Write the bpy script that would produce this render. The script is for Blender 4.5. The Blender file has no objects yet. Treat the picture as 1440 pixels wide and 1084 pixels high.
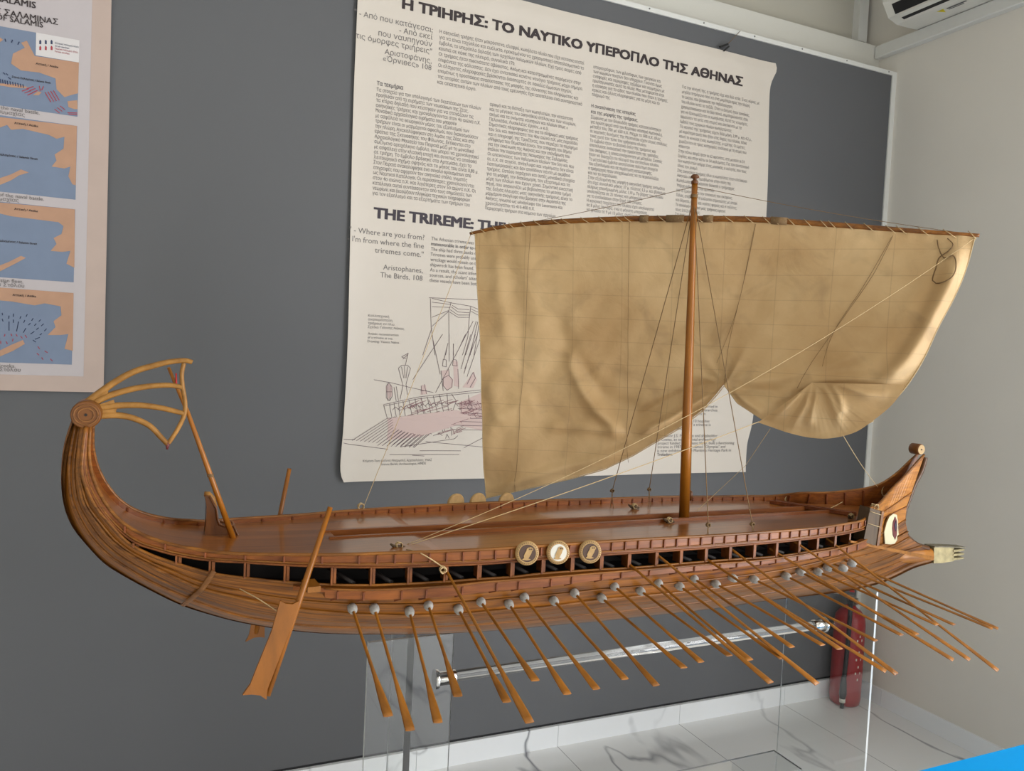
import bpy, math, random
from mathutils import Vector
import numpy as np
random.seed(4)
SC = bpy.context.scene
COL = SC.collection

# ------------------------------------------------------------------ mesh helpers
class MB:
    """collects faces and links them as ONE mesh object"""
    def __init__(s):
        s.v = []; s.f = []; s.sm = []; s.uv = []
    def add(s, vs, fs, smooth=False, uvs=None):
        o = len(s.v); s.v += [tuple(p) for p in vs]
        for f in fs:
            s.f.append(tuple(i + o for i in f)); s.sm.append(smooth)
            s.uv.append([uvs[i] for i in f] if uvs else None)
    def box(s, lo, hi):
        x0, y0, z0 = lo; x1, y1, z1 = hi
        s.add([(x0,y0,z0),(x1,y0,z0),(x1,y1,z0),(x0,y1,z0),(x0,y0,z1),(x1,y0,z1),(x1,y1,z1),(x0,y1,z1)],
              [(0,3,2,1),(4,5,6,7),(0,1,5,4),(1,2,6,5),(2,3,7,6),(3,0,4,7)])
    def beam(s, a, b, w, h, up=(0,0,1), w2=None, h2=None):
        a = Vector(a); b = Vector(b); d = (b - a).normalized(); u = Vector(up)
        r = d.cross(u).normalized(); u = r.cross(d)
        w2 = w if w2 is None else w2; h2 = h if h2 is None else h2
        vs = []
        for p, ww, hh in ((a, w, h), (b, w2, h2)):
            for i, j in ((-1,-1),(1,-1),(1,1),(-1,1)):
                vs.append(p + r*ww/2*i + u*hh/2*j)
        s.add(vs, [(3,2,1,0),(4,5,6,7),(0,1,5,4),(1,2,6,5),(2,3,7,6),(3,0,4,7)])
    def tube(s, pts, r, n=8, flat=1.0, up=(0,0,1)):
        pts = [Vector(p) for p in pts]; m = len(pts)
        rs = r if isinstance(r, (list, tuple)) else [r]*m
        vs = []; prev = None
        for i, p in enumerate(pts):
            t = (pts[min(i+1,m-1)] - pts[max(i-1,0)])
            t = t.normalized() if t.length > 1e-9 else Vector((0,0,1))
            if prev is None:
                u = Vector(up)
                if abs(u.dot(t)) > .95: u = Vector((1,0,0))
                a = t.cross(u).normalized()
            else:
                a = (prev - t*prev.dot(t)).normalized()
            b = a.cross(t); prev = a
            for k in range(n):
                an = 2*math.pi*k/n
                vs.append(p + a*math.cos(an)*rs[i] + b*math.sin(an)*rs[i]*flat)
        fs = [(i*n+k, i*n+(k+1) % n, (i+1)*n+(k+1) % n, (i+1)*n+k) for i in range(m-1) for k in range(n)]
        s.add(vs, fs, True)
        o = len(s.v) - len(vs)
        s.f.append(tuple(o+k for k in reversed(range(n)))); s.sm.append(False); s.uv.append(None)
        s.f.append(tuple(o+(m-1)*n+k for k in range(n))); s.sm.append(False); s.uv.append(None)
    def grid(s, rows, smooth=True, uvs=None, close=False):
        m = len(rows); n = len(rows[0])
        vs = [p for r in rows for p in r]; us = [q for r in uvs for q in r] if uvs else None
        kk = n if close else n-1
        s.add(vs, [(i*n+k, i*n+(k+1) % n, (i+1)*n+(k+1) % n, (i+1)*n+k) for i in range(m-1) for k in range(kk)], smooth, us)
    def prism(s, poly, off):
        """closed polygon extruded by the vector off"""
        n = len(poly); off = Vector(off)
        a = [Vector(p) for p in poly]; b = [p + off for p in a]
        s.add(a + b, [tuple(range(n)), tuple(reversed(range(n, 2*n)))] + [(i, n+i, n+(i+1) % n, (i+1) % n) for i in range(n)])
    def lathe(s, prof, c, axis, n=24, flat=False):
        """prof: (distance along axis, radius)"""
        ax = Vector(axis).normalized(); u = Vector((0,0,1)) if abs(ax.z) < .9 else Vector((1,0,0))
        a = ax.cross(u).normalized(); b = ax.cross(a); c = Vector(c)
        rows = [[c + ax*h + (a*math.cos(2*math.pi*k/n) + b*math.sin(2*math.pi*k/n))*r for k in range(n)] for h, r in prof]
        s.grid(rows, not flat, close=True)
        o = len(s.v) - n*len(prof)
        s.f.append(tuple(o+k for k in reversed(range(n)))); s.sm.append(False); s.uv.append(None)
        s.f.append(tuple(o+(len(prof)-1)*n+k for k in range(n))); s.sm.append(False); s.uv.append(None)
    def build(s, name, mat, parent=None, loc=None):
        me = bpy.data.meshes.new(name)
        me.from_pydata(s.v, [], s.f); me.polygons.foreach_set('use_smooth', s.sm)
        if any(u for u in s.uv):
            l = me.uv_layers.new(name='UVMap'); k = 0
            for u in s.uv:
                pass
            for p, u in zip(me.polygons, s.uv):
                for j, li in enumerate(p.loop_indices):
                    l.data[li].uv = u[j] if u else (0, 0)
        me.materials.append(mat); me.update()
        o = bpy.data.objects.new(name, me); COL.objects.link(o)
        if parent: o.parent = parent
        if loc: o.location = loc
        return o

def empty(name, loc):
    o = bpy.data.objects.new(name, None); o.empty_display_size = .05; COL.objects.link(o); o.location = loc
    return o
def tag(o, label, cat=None, group=None):
    o['label'] = label
    if cat: o['category'] = cat
    if group: o['group'] = group
    return o
def struct(o):
    o['kind'] = 'structure'; return o

def catmull(pts, n=8):
    P = [Vector(p) for p in pts]; out = []
    for i in range(len(P)-1):
        p0 = P[max(i-1,0)]; p1 = P[i]; p2 = P[i+1]; p3 = P[min(i+2,len(P)-1)]
        # centripetal
        def tj(t, a, b): return t + max((b-a).length, 1e-6)**.5
        t0 = 0; t1 = tj(t0,p0,p1); t2 = tj(t1,p1,p2); t3 = tj(t2,p2,p3)
        for k in range(n):
            t = t1 + (t2-t1)*k/n
            A1 = p0*((t1-t)/(t1-t0)) + p1*((t-t0)/(t1-t0)); A2 = p1*((t2-t)/(t2-t1)) + p2*((t-t1)/(t2-t1)); A3 = p2*((t3-t)/(t3-t2)) + p3*((t-t2)/(t3-t2))
            B1 = A1*((t2-t)/(t2-t0)) + A2*((t-t0)/(t2-t0)); B2 = A2*((t3-t)/(t3-t1)) + A3*((t-t1)/(t3-t1))
            out.append(B1*((t2-t)/(t2-t1)) + B2*((t-t1)/(t2-t1)))
    out.append(P[-1]); return out
def resample(pts, n):
    d = [0]
    for a, b in zip(pts, pts[1:]): d.append(d[-1] + (b-a).length)
    out = []; j = 0
    for i in range(n):
        t = d[-1]*i/(n-1)
        while j < len(d)-2 and d[j+1] < t: j += 1
        w = (t-d[j])/max(d[j+1]-d[j], 1e-9); out.append(pts[j].lerp(pts[j+1], min(max(w,0),1)))
    return out

# ------------------------------------------------------------------ materials
def lin(c):
    return tuple(((x/255)/12.92 if x/255 <= .04045 else ((x/255+.055)/1.055)**2.4) for x in c) + (1,)
def new_mat(name):
    m = bpy.data.materials.new(name); m.use_nodes = True
    nt = m.node_tree; b = nt.nodes['Principled BSDF']; return m, nt, b
def N(nt, t, **kw):
    n = nt.nodes.new(t)
    for k, v in kw.items():
        if k.startswith('i_'): n.inputs[int(k[2:])].default_value = v
        else: setattr(n, k, v)
    return n
def plain(name, col, rough=.5, metal=0, noise=.06, scale=30, spec=.5):
    m, nt, b = new_mat(name)
    tc = N(nt, 'ShaderNodeTexCoord'); no = N(nt, 'ShaderNodeTexNoise'); no.inputs['Scale'].default_value = scale; no.inputs['Detail'].default_value = 4
    nt.links.new(tc.outputs['Object'], no.inputs['Vector'])
    r = N(nt, 'ShaderNodeValToRGB'); c = lin(col)
    r.color_ramp.elements[0].position = .3; r.color_ramp.elements[1].position = .7
    r.color_ramp.elements[0].color = tuple(x*(1-noise) for x in c[:3]) + (1,); r.color_ramp.elements[1].color = tuple(min(1, x*(1+noise)) for x in c[:3]) + (1,)
    nt.links.new(no.outputs['Fac'], r.inputs['Fac']); nt.links.new(r.outputs['Color'], b.inputs['Base Color'])
    b.inputs['Roughness'].default_value = rough; b.inputs['Metallic'].default_value = metal
    b.inputs['Specular IOR Level'].default_value = spec
    return m
def wood(name, c1, c2, scale, rough=.4, coat=0.0, planks=None, dark=.55, uv=False):
    """grain: noise stretched along one axis; planks: (axis index, count per metre) draws the seams"""
    m, nt, b = new_mat(name); L = nt.links.new
    tc = N(nt, 'ShaderNodeTexCoord'); src = tc.outputs['UV' if uv else 'Object']
    mp = N(nt, 'ShaderNodeMapping'); mp.inputs['Scale'].default_value = scale; L(src, mp.inputs['Vector'])
    no = N(nt, 'ShaderNodeTexNoise'); no.inputs['Scale'].default_value = 1; no.inputs['Detail'].default_value = 6; no.inputs['Roughness'].default_value = .65; no.inputs['Distortion'].default_value = .4
    L(mp.outputs['Vector'], no.inputs['Vector'])
    r = N(nt, 'ShaderNodeValToRGB'); e = r.color_ramp.elements
    e[0].position = .32; e[0].color = lin(c1); e[1].position = .68; e[1].color = lin(c2)
    L(no.outputs['Fac'], r.inputs['Fac'])
    big = N(nt, 'ShaderNodeTexNoise'); big.inputs['Scale'].default_value = 7; L(src, big.inputs['Vector'])
    mr = N(nt, 'ShaderNodeMapRange'); mr.inputs['From Min'].default_value = .3; mr.inputs['From Max'].default_value = .7; mr.inputs['To Min'].default_value = .8; mr.inputs['To Max'].default_value = 1.15
    L(big.outputs['Fac'], mr.inputs['Value'])
    mul = N(nt, 'ShaderNodeVectorMath', operation='SCALE'); L(r.outputs['Color'], mul.inputs[0]); L(mr.outputs['Result'], mul.inputs['Scale'])
    outc = mul.outputs['Vector']
    if planks:
        ax, cnt = planks
        sx = N(nt, 'ShaderNodeSeparateXYZ'); L(src, sx.inputs['Vector'])
        a = N(nt, 'ShaderNodeMath', operation='MULTIPLY'); L(sx.outputs[ax], a.inputs[0]); a.inputs[1].default_value = cnt
        fr = N(nt, 'ShaderNodeMath', operation='FRACT'); L(a.outputs[0], fr.inputs[0])
        lt = N(nt, 'ShaderNodeMath', operation='LESS_THAN'); L(fr.outputs[0], lt.inputs[0]); lt.inputs[1].default_value = .09
        fl = N(nt, 'ShaderNodeMath', operation='FLOOR'); L(a.outputs[0], fl.inputs[0])
        wn = N(nt, 'ShaderNodeTexWhiteNoise', noise_dimensions='1D'); L(fl.outputs[0], wn.inputs['W'])
        m2 = N(nt, 'ShaderNodeMapRange'); m2.inputs['To Min'].default_value = .8; m2.inputs['To Max'].default_value = 1.15; L(wn.outputs['Value'], m2.inputs['Value'])
        s2 = N(nt, 'ShaderNodeVectorMath', operation='SCALE'); L(outc, s2.inputs[0]); L(m2.outputs['Result'], s2.inputs['Scale'])
        m3 = N(nt, 'ShaderNodeMapRange'); m3.inputs['To Min'].default_value = 1; m3.inputs['To Max'].default_value = dark; L(lt.outputs[0], m3.inputs['Value'])
        s3 = N(nt, 'ShaderNodeVectorMath', operation='SCALE'); L(s2.outputs['Vector'], s3.inputs[0]); L(m3.outputs['Result'], s3.inputs['Scale'])
        outc = s3.outputs['Vector']
    L(outc, b.inputs['Base Color'])
    b.inputs['Roughness'].default_value = rough; b.inputs['Specular IOR Level'].default_value = .3
    b.inputs['Coat Weight'].default_value = coat; b.inputs['Coat Roughness'].default_value = .12
    return m
def flat_mat(name, col, rough=.8):
    m, nt, b = new_mat(name); b.inputs['Base Color'].default_value = lin(col); b.inputs['Roughness'].default_value = rough
    return m

M = {}
M['hull'] = wood('hull_planks', (74,38,8), (158,96,28), (4,120,1), .38, .15, planks=(1,34), dark=.5, uv=True)
M['stern'] = wood('stern_planks', (78,42,10), (148,90,28), (8,140,1), .4, .12, uv=True)
M['bow'] = wood('bow_planks_lit', (124,70,20), (194,128,54), (7,20,110), .4, .12)  # hull wood made lighter: the brighter light at the bow is in its colour
M['wale'] = wood('wale_wood', (86,48,12), (148,92,30), (6,60,90), .42, .1)
M['keel'] = wood('keel_wood', (88,52,22), (136,90,46), (6,60,60), .5)
M['deck'] = wood('deck_planks', (122,70,26), (152,92,36), (3,140,20), .3, .45, planks=(1,38), dark=.82)
M['bulwark'] = wood('bulwark_wood', (98,48,16), (144,82,30), (8,60,120), .42, .1)
M['batten'] = wood('batten_wood', (84,40,18), (132,70,32), (20,60,40), .45)
M['frame'] = wood('frame_wood', (88,46,18), (136,78,32), (30,60,40), .45)
M['dark'] = flat_mat('shade_and_scroll_eye_brown', (26,17,12), .7)  # near-black for shade inside the hull and deck slot; also the scroll eye
M['loom'] = flat_mat('shaded_loom_wood', (44,38,36), .6)  # oar looms coloured dark for the dimness inside the hull
M['oar'] = wood('oar_wood', (122,74,18), (164,104,32), (60,8,60), .42, .1)
M['rib'] = wood('ornament_cane', (124,84,34), (170,122,60), (30,60,30), .45)
M['web'] = wood('web_wood', (120,78,34), (150,104,50), (30,60,30), .5)
M['mast'] = wood('mast_wood', (128,76,16), (160,98,26), (80,80,5), .36, .2)
M['rudder'] = wood('rudder_wood', (118,68,6), (146,86,12), (30,30,6), .4, .15)
M['chair'] = wood('chair_wood', (74,40,14), (116,68,26), (30,30,8), .36, .2)
M['rope'] = plain('rope_fibre', (186,160,118), .9, noise=.2, scale=600)
M['line'] = plain('rigging_line', (118,92,60), .9, noise=.2, scale=400)
M['leather'] = plain('grey_leather', (158,154,148), .8, noise=.22, scale=200)
M['bronze'] = plain('ram_sheath', (150,136,96), .45, .3, noise=.25, scale=60)
M['bronze_top'] = plain('ram_top_sheath', (112,104,84), .5, .2, noise=.25, scale=60)
M['ivory'] = plain('ivory_paint', (200,190,156), .5, noise=.03)
M['iris'] = plain('dark_red_paint', (96,34,36), .5, noise=.1)
M['pupil'] = plain('blue_black_paint', (52,44,60), .5)
M['brown'] = plain('brown_paint', (74,50,36), .5, noise=.1)
M['tan'] = plain('tan_inlay', (172,138,88), .5, noise=.12, scale=120)
M['tan_dark'] = plain('rim_notches', (120,88,50), .6)
M['whitefield'] = plain('white_field', (208,204,192), .5, noise=.03)
M['block'] = wood('beam_block_wood', (66,50,34), (96,76,54), (40,40,8), .6)
M['red'] = plain('red_paint', (170,24,20), .5)
def canvas():
    m, nt, b = new_mat('sail_canvas'); L = nt.links.new
    tc = N(nt, 'ShaderNodeTexCoord')
    n1 = N(nt, 'ShaderNodeTexNoise'); n1.inputs['Scale'].default_value = 6; n1.inputs['Detail'].default_value = 5; L(tc.outputs['UV'], n1.inputs['Vector'])
    r1 = N(nt, 'ShaderNodeValToRGB'); e = r1.color_ramp.elements; e[0].position = .3; e[0].color = lin((184,148,100)); e[1].position = .7; e[1].color = lin((214,182,134)); L(n1.outputs['Fac'], r1.inputs['Fac'])
    n2 = N(nt, 'ShaderNodeTexNoise'); n2.inputs['Scale'].default_value = 11; n2.inputs['Detail'].default_value = 3; n2.inputs['Distortion'].default_value = 1.2; L(tc.outputs['UV'], n2.inputs['Vector'])
    mr = N(nt, 'ShaderNodeMapRange'); mr.inputs['From Min'].default_value = .52; mr.inputs['From Max'].default_value = .75; mr.inputs['To Min'].default_value = 1; mr.inputs['To Max'].default_value = .80; L(n2.outputs['Fac'], mr.inputs['Value'])
    s = N(nt, 'ShaderNodeVectorMath', operation='SCALE'); L(r1.outputs['Color'], s.inputs[0]); L(mr.outputs['Result'], s.inputs['Scale'])
    # pencilled seam grid of the cloth
    sx = N(nt, 'ShaderNodeSeparateXYZ'); L(tc.outputs['UV'], sx.inputs['Vector'])
    cur = s.outputs['Vector']
    for ax, cnt, wd in ((0, 9.0, .016), (1, 19.0, .03)):
        a = N(nt, 'ShaderNodeMath', operation='MULTIPLY'); L(sx.outputs[ax], a.inputs[0]); a.inputs[1].default_value = cnt
        f = N(nt, 'ShaderNodeMath', operation='FRACT'); L(a.outputs[0], f.inputs[0])
        l = N(nt, 'ShaderNodeMath', operation='LESS_THAN'); L(f.outputs[0], l.inputs[0]); l.inputs[1].default_value = wd
        m2 = N(nt, 'ShaderNodeMapRange'); m2.inputs['To Min'].default_value = 1; m2.inputs['To Max'].default_value = .87; L(l.outputs[0], m2.inputs['Value'])
        s2 = N(nt, 'ShaderNodeVectorMath', operation='SCALE'); L(cur, s2.inputs[0]); L(m2.outputs['Result'], s2.inputs['Scale']); cur = s2.outputs['Vector']
    L(cur, b.inputs['Base Color']); b.inputs['Roughness'].default_value = .6; b.inputs['Specular IOR Level'].default_value = .4
    b.inputs['Sheen Weight'].default_value = .15
    tr = N(nt, 'ShaderNodeBsdfTranslucent'); L(cur, tr.inputs['Color'])
    mx = N(nt, 'ShaderNodeMixShader'); mx.inputs['Fac'].default_value = .16
    L(b.outputs['BSDF'], mx.inputs[1]); L(tr.outputs['BSDF'], mx.inputs[2]); L(mx.outputs['Shader'], nt.nodes['Material Output'].inputs['Surface'])
    wv = N(nt, 'ShaderNodeTexNoise'); wv.inputs['Scale'].default_value = 420; L(tc.outputs['UV'], wv.inputs['Vector'])
    bp_ = N(nt, 'ShaderNodeBump'); bp_.inputs['Strength'].default_value = .12; bp_.inputs['Distance'].default_value = .001; L(wv.outputs['Fac'], bp_.inputs['Height']); 
    w2 = N(nt, 'ShaderNodeTexNoise'); w2.inputs['Scale'].default_value = 16; w2.inputs['Detail'].default_value = 5; w2.inputs['Distortion'].default_value = .8; L(tc.outputs['UV'], w2.inputs['Vector'])
    b2 = N(nt, 'ShaderNodeBump'); b2.inputs['Strength'].default_value = .45; b2.inputs['Distance'].default_value = .006; L(w2.outputs['Fac'], b2.inputs['Height']); L(bp_.outputs['Normal'], b2.inputs['Normal']); L(b2.outputs['Normal'], b.inputs['Normal'])
    return m
M['sail'] = canvas()

def marble(name, base, joints, rough, vein=(120,122,128)):
    m, nt, b = new_mat(name); L = nt.links.new
    tc = N(nt, 'ShaderNodeTexCoord')
    nz = N(nt, 'ShaderNodeTexNoise'); nz.inputs['Scale'].default_value = 1.6; nz.inputs['Detail'].default_value = 4; nz.inputs['Roughness'].default_value = .45; nz.inputs['Distortion'].default_value = .25; vm = N(nt, 'ShaderNodeMapping'); vm.inputs['Rotation'].default_value = (.2, .3, .75); vm.inputs['Scale'].default_value = (1.5, .5, .9); vm.inputs['Location'].default_value = (3.1, 1.7, .4); L(tc.outputs['Object'], vm.inputs['Vector']); L(vm.outputs['Vector'], nz.inputs['Vector'])
    a = N(nt, 'ShaderNodeMath', operation='SUBTRACT'); L(nz.outputs['Fac'], a.inputs[0]); a.inputs[1].default_value = .5
    ab_ = N(nt, 'ShaderNodeMath', operation='ABSOLUTE'); L(a.outputs[0], ab_.inputs[0])
    r = N(nt, 'ShaderNodeValToRGB'); e = r.color_ramp.elements; e[0].position = 0; e[0].color = (1,1,1,1); e[1].position = .014; e[1].color = (0,0,0,1); L(ab_.outputs[0], r.inputs['Fac'])
    gate = N(nt, 'ShaderNodeTexNoise'); gate.inputs['Scale'].default_value = 1.1; L(tc.outputs['Object'], gate.inputs['Vector'])
    gr = N(nt, 'ShaderNodeMapRange'); gr.inputs['From Min'].default_value = .40; gr.inputs['From Max'].default_value = .62; L(gate.outputs['Fac'], gr.inputs['Value'])
    mu = N(nt, 'ShaderNodeMath', operation='MULTIPLY'); L(r.outputs['Color'], mu.inputs[0]); L(gr.outputs['Result'], mu.inputs[1])
    mx = N(nt, 'ShaderNodeMix', data_type='RGBA'); mx.inputs['A'].default_value = lin(base); mx.inputs['B'].default_value = lin(vein); L(mu.outputs[0], mx.inputs['Factor'])
    cur = mx.outputs['Result']
    if joints:
        sx = N(nt, 'ShaderNodeSeparateXYZ'); L(tc.outputs['Object'], sx.inputs['Vector'])
        for ax, off, size in ((0, .93-.0015, .6), (1, .368, 1.2)):
            s = N(nt, 'ShaderNodeMath', operation='SUBTRACT'); L(sx.outputs[ax], s.inputs[0]); s.inputs[1].default_value = off
            d = N(nt, 'ShaderNodeMath', operation='DIVIDE'); L(s.outputs[0], d.inputs[0]); d.inputs[1].default_value = size
            f = N(nt, 'ShaderNodeMath', operation='FRACT'); L(d.outputs[0], f.inputs[0])
            l = N(nt, 'ShaderNodeMath', operation='LESS_THAN'); L(f.outputs[0], l.inputs[0]); l.inputs[1].default_value = .003/size
            x2 = N(nt, 'ShaderNodeMix', data_type='RGBA'); L(l.outputs[0], x2.inputs['Factor']); L(cur, x2.inputs['A']); x2.inputs['B'].default_value = lin((150,150,150)); cur = x2.outputs['Result']
    L(cur, b.inputs['Base Color']); b.inputs['Roughness'].default_value = rough
    return m
M['marble_floor'] = marble('marble_floor_tile', (230,230,229), True, .17, (112,112,120))
M['marble_skirt'] = marble('marble_skirting', (238,240,242), False, .3)
M['greywall'] = plain('grey_wall_paint', (93,94,97), .62, noise=.015, scale=3)
M['darkgap'] = flat_mat('painted_gap_shade', (40,40,42), .9)
M['white'] = plain('white_wall_paint', (214,212,204), .8, noise=.01, scale=3)
M['rightwall'] = plain('right_wall_paint', (226,221,212), .8, noise=.015, scale=4)
M['upper'] = plain('upper_wall_paint', (190,186,174), .8, noise=.01, scale=3)
M['trimwhite'] = plain('white_trim_plastic', (222,222,218), .4, noise=.01)
M['screw'] = plain('screw_metal', (120,120,118), .4, .6)
M['black'] = plain('black_plastic_and_shade', (24,24,26), .45, noise=.02)
M['acwhite'] = plain('air_conditioner_plastic', (226,224,216), .4, noise=.01)
M['yellow'] = flat_mat('yellow_sticker', (222,204,40)); M['print'] = flat_mat('grey_print', (110,110,112))
M['extred'] = plain('extinguisher_red', (150,24,28), .35, noise=.05)
M['chrome'] = plain('chrome', (214,212,208), .12, 1.0, noise=.02); M['chrome2'] = plain('brushed_metal', (170,168,160), .3, 1.0)
M['blue'] = plain('bright_blue_laminate', (0,170,255), .55, noise=.01, spec=.15)
M['banner'] = plain('banner_vinyl', (212,203,192), .5, noise=.012, scale=5)
M['ink'] = flat_mat('title_ink', (52,42,44), .6); M['inkblue'] = flat_mat('title_ink_dark', (56,48,58), .6); M['ink2'] = flat_mat('text_ink', (112,107,106), .6)
M['sketch'] = flat_mat('drawing_ink', (96,76,82), .6); M['hatch'] = flat_mat('drawing_hatch_ink', (140,98,102), .6); M['tint'] = flat_mat('drawing_red_wash', (206,182,176), .6)
M['beige'] = plain('parchment_border', (188,168,158), .6, noise=.04, scale=9); M['paper'] = plain('poster_paper', (190,182,184), .6, noise=.01)
M['sea'] = plain('map_sea', (118,132,156), .6, noise=.03, scale=20); M['land'] = plain('map_land', (182,142,116), .6, noise=.05, scale=20); M['legend'] = flat_mat('legend_paper', (214,210,210), .6)
M['navy'] = flat_mat('navy_print', (48,60,92), .6); M['crimson'] = flat_mat('crimson_print', (168,60,72), .6)
def glass(name):
    m, nt, b = new_mat(name); L = nt.links.new
    b.inputs['Base Color'].default_value = (.97,.985,.98,1); b.inputs['Roughness'].default_value = .0; b.inputs['IOR'].default_value = 1.49; b.inputs['Transmission Weight'].default_value = 1
    return m
M['acrylic'] = glass('clear_acrylic')
def edge_mat():
    m, nt, b = new_mat('acrylic_cut_edge'); b.inputs['Base Color'].default_value = (.66,.68,.67,1); b.inputs['Roughness'].default_value = .35; b.inputs['Transmission Weight'].default_value = .2; b.inputs['IOR'].default_value = 1.3
    return m
M['acrylic_edge'] = edge_mat()
M['acrylic_rod'] = glass('acrylic_rod'); M['acrylic_rod'].node_tree.nodes['Principled BSDF'].inputs['Roughness'].default_value = .04; M['acrylic_rod'].node_tree.nodes['Principled BSDF'].inputs['Transmission Weight'].default_value = .9


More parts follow.
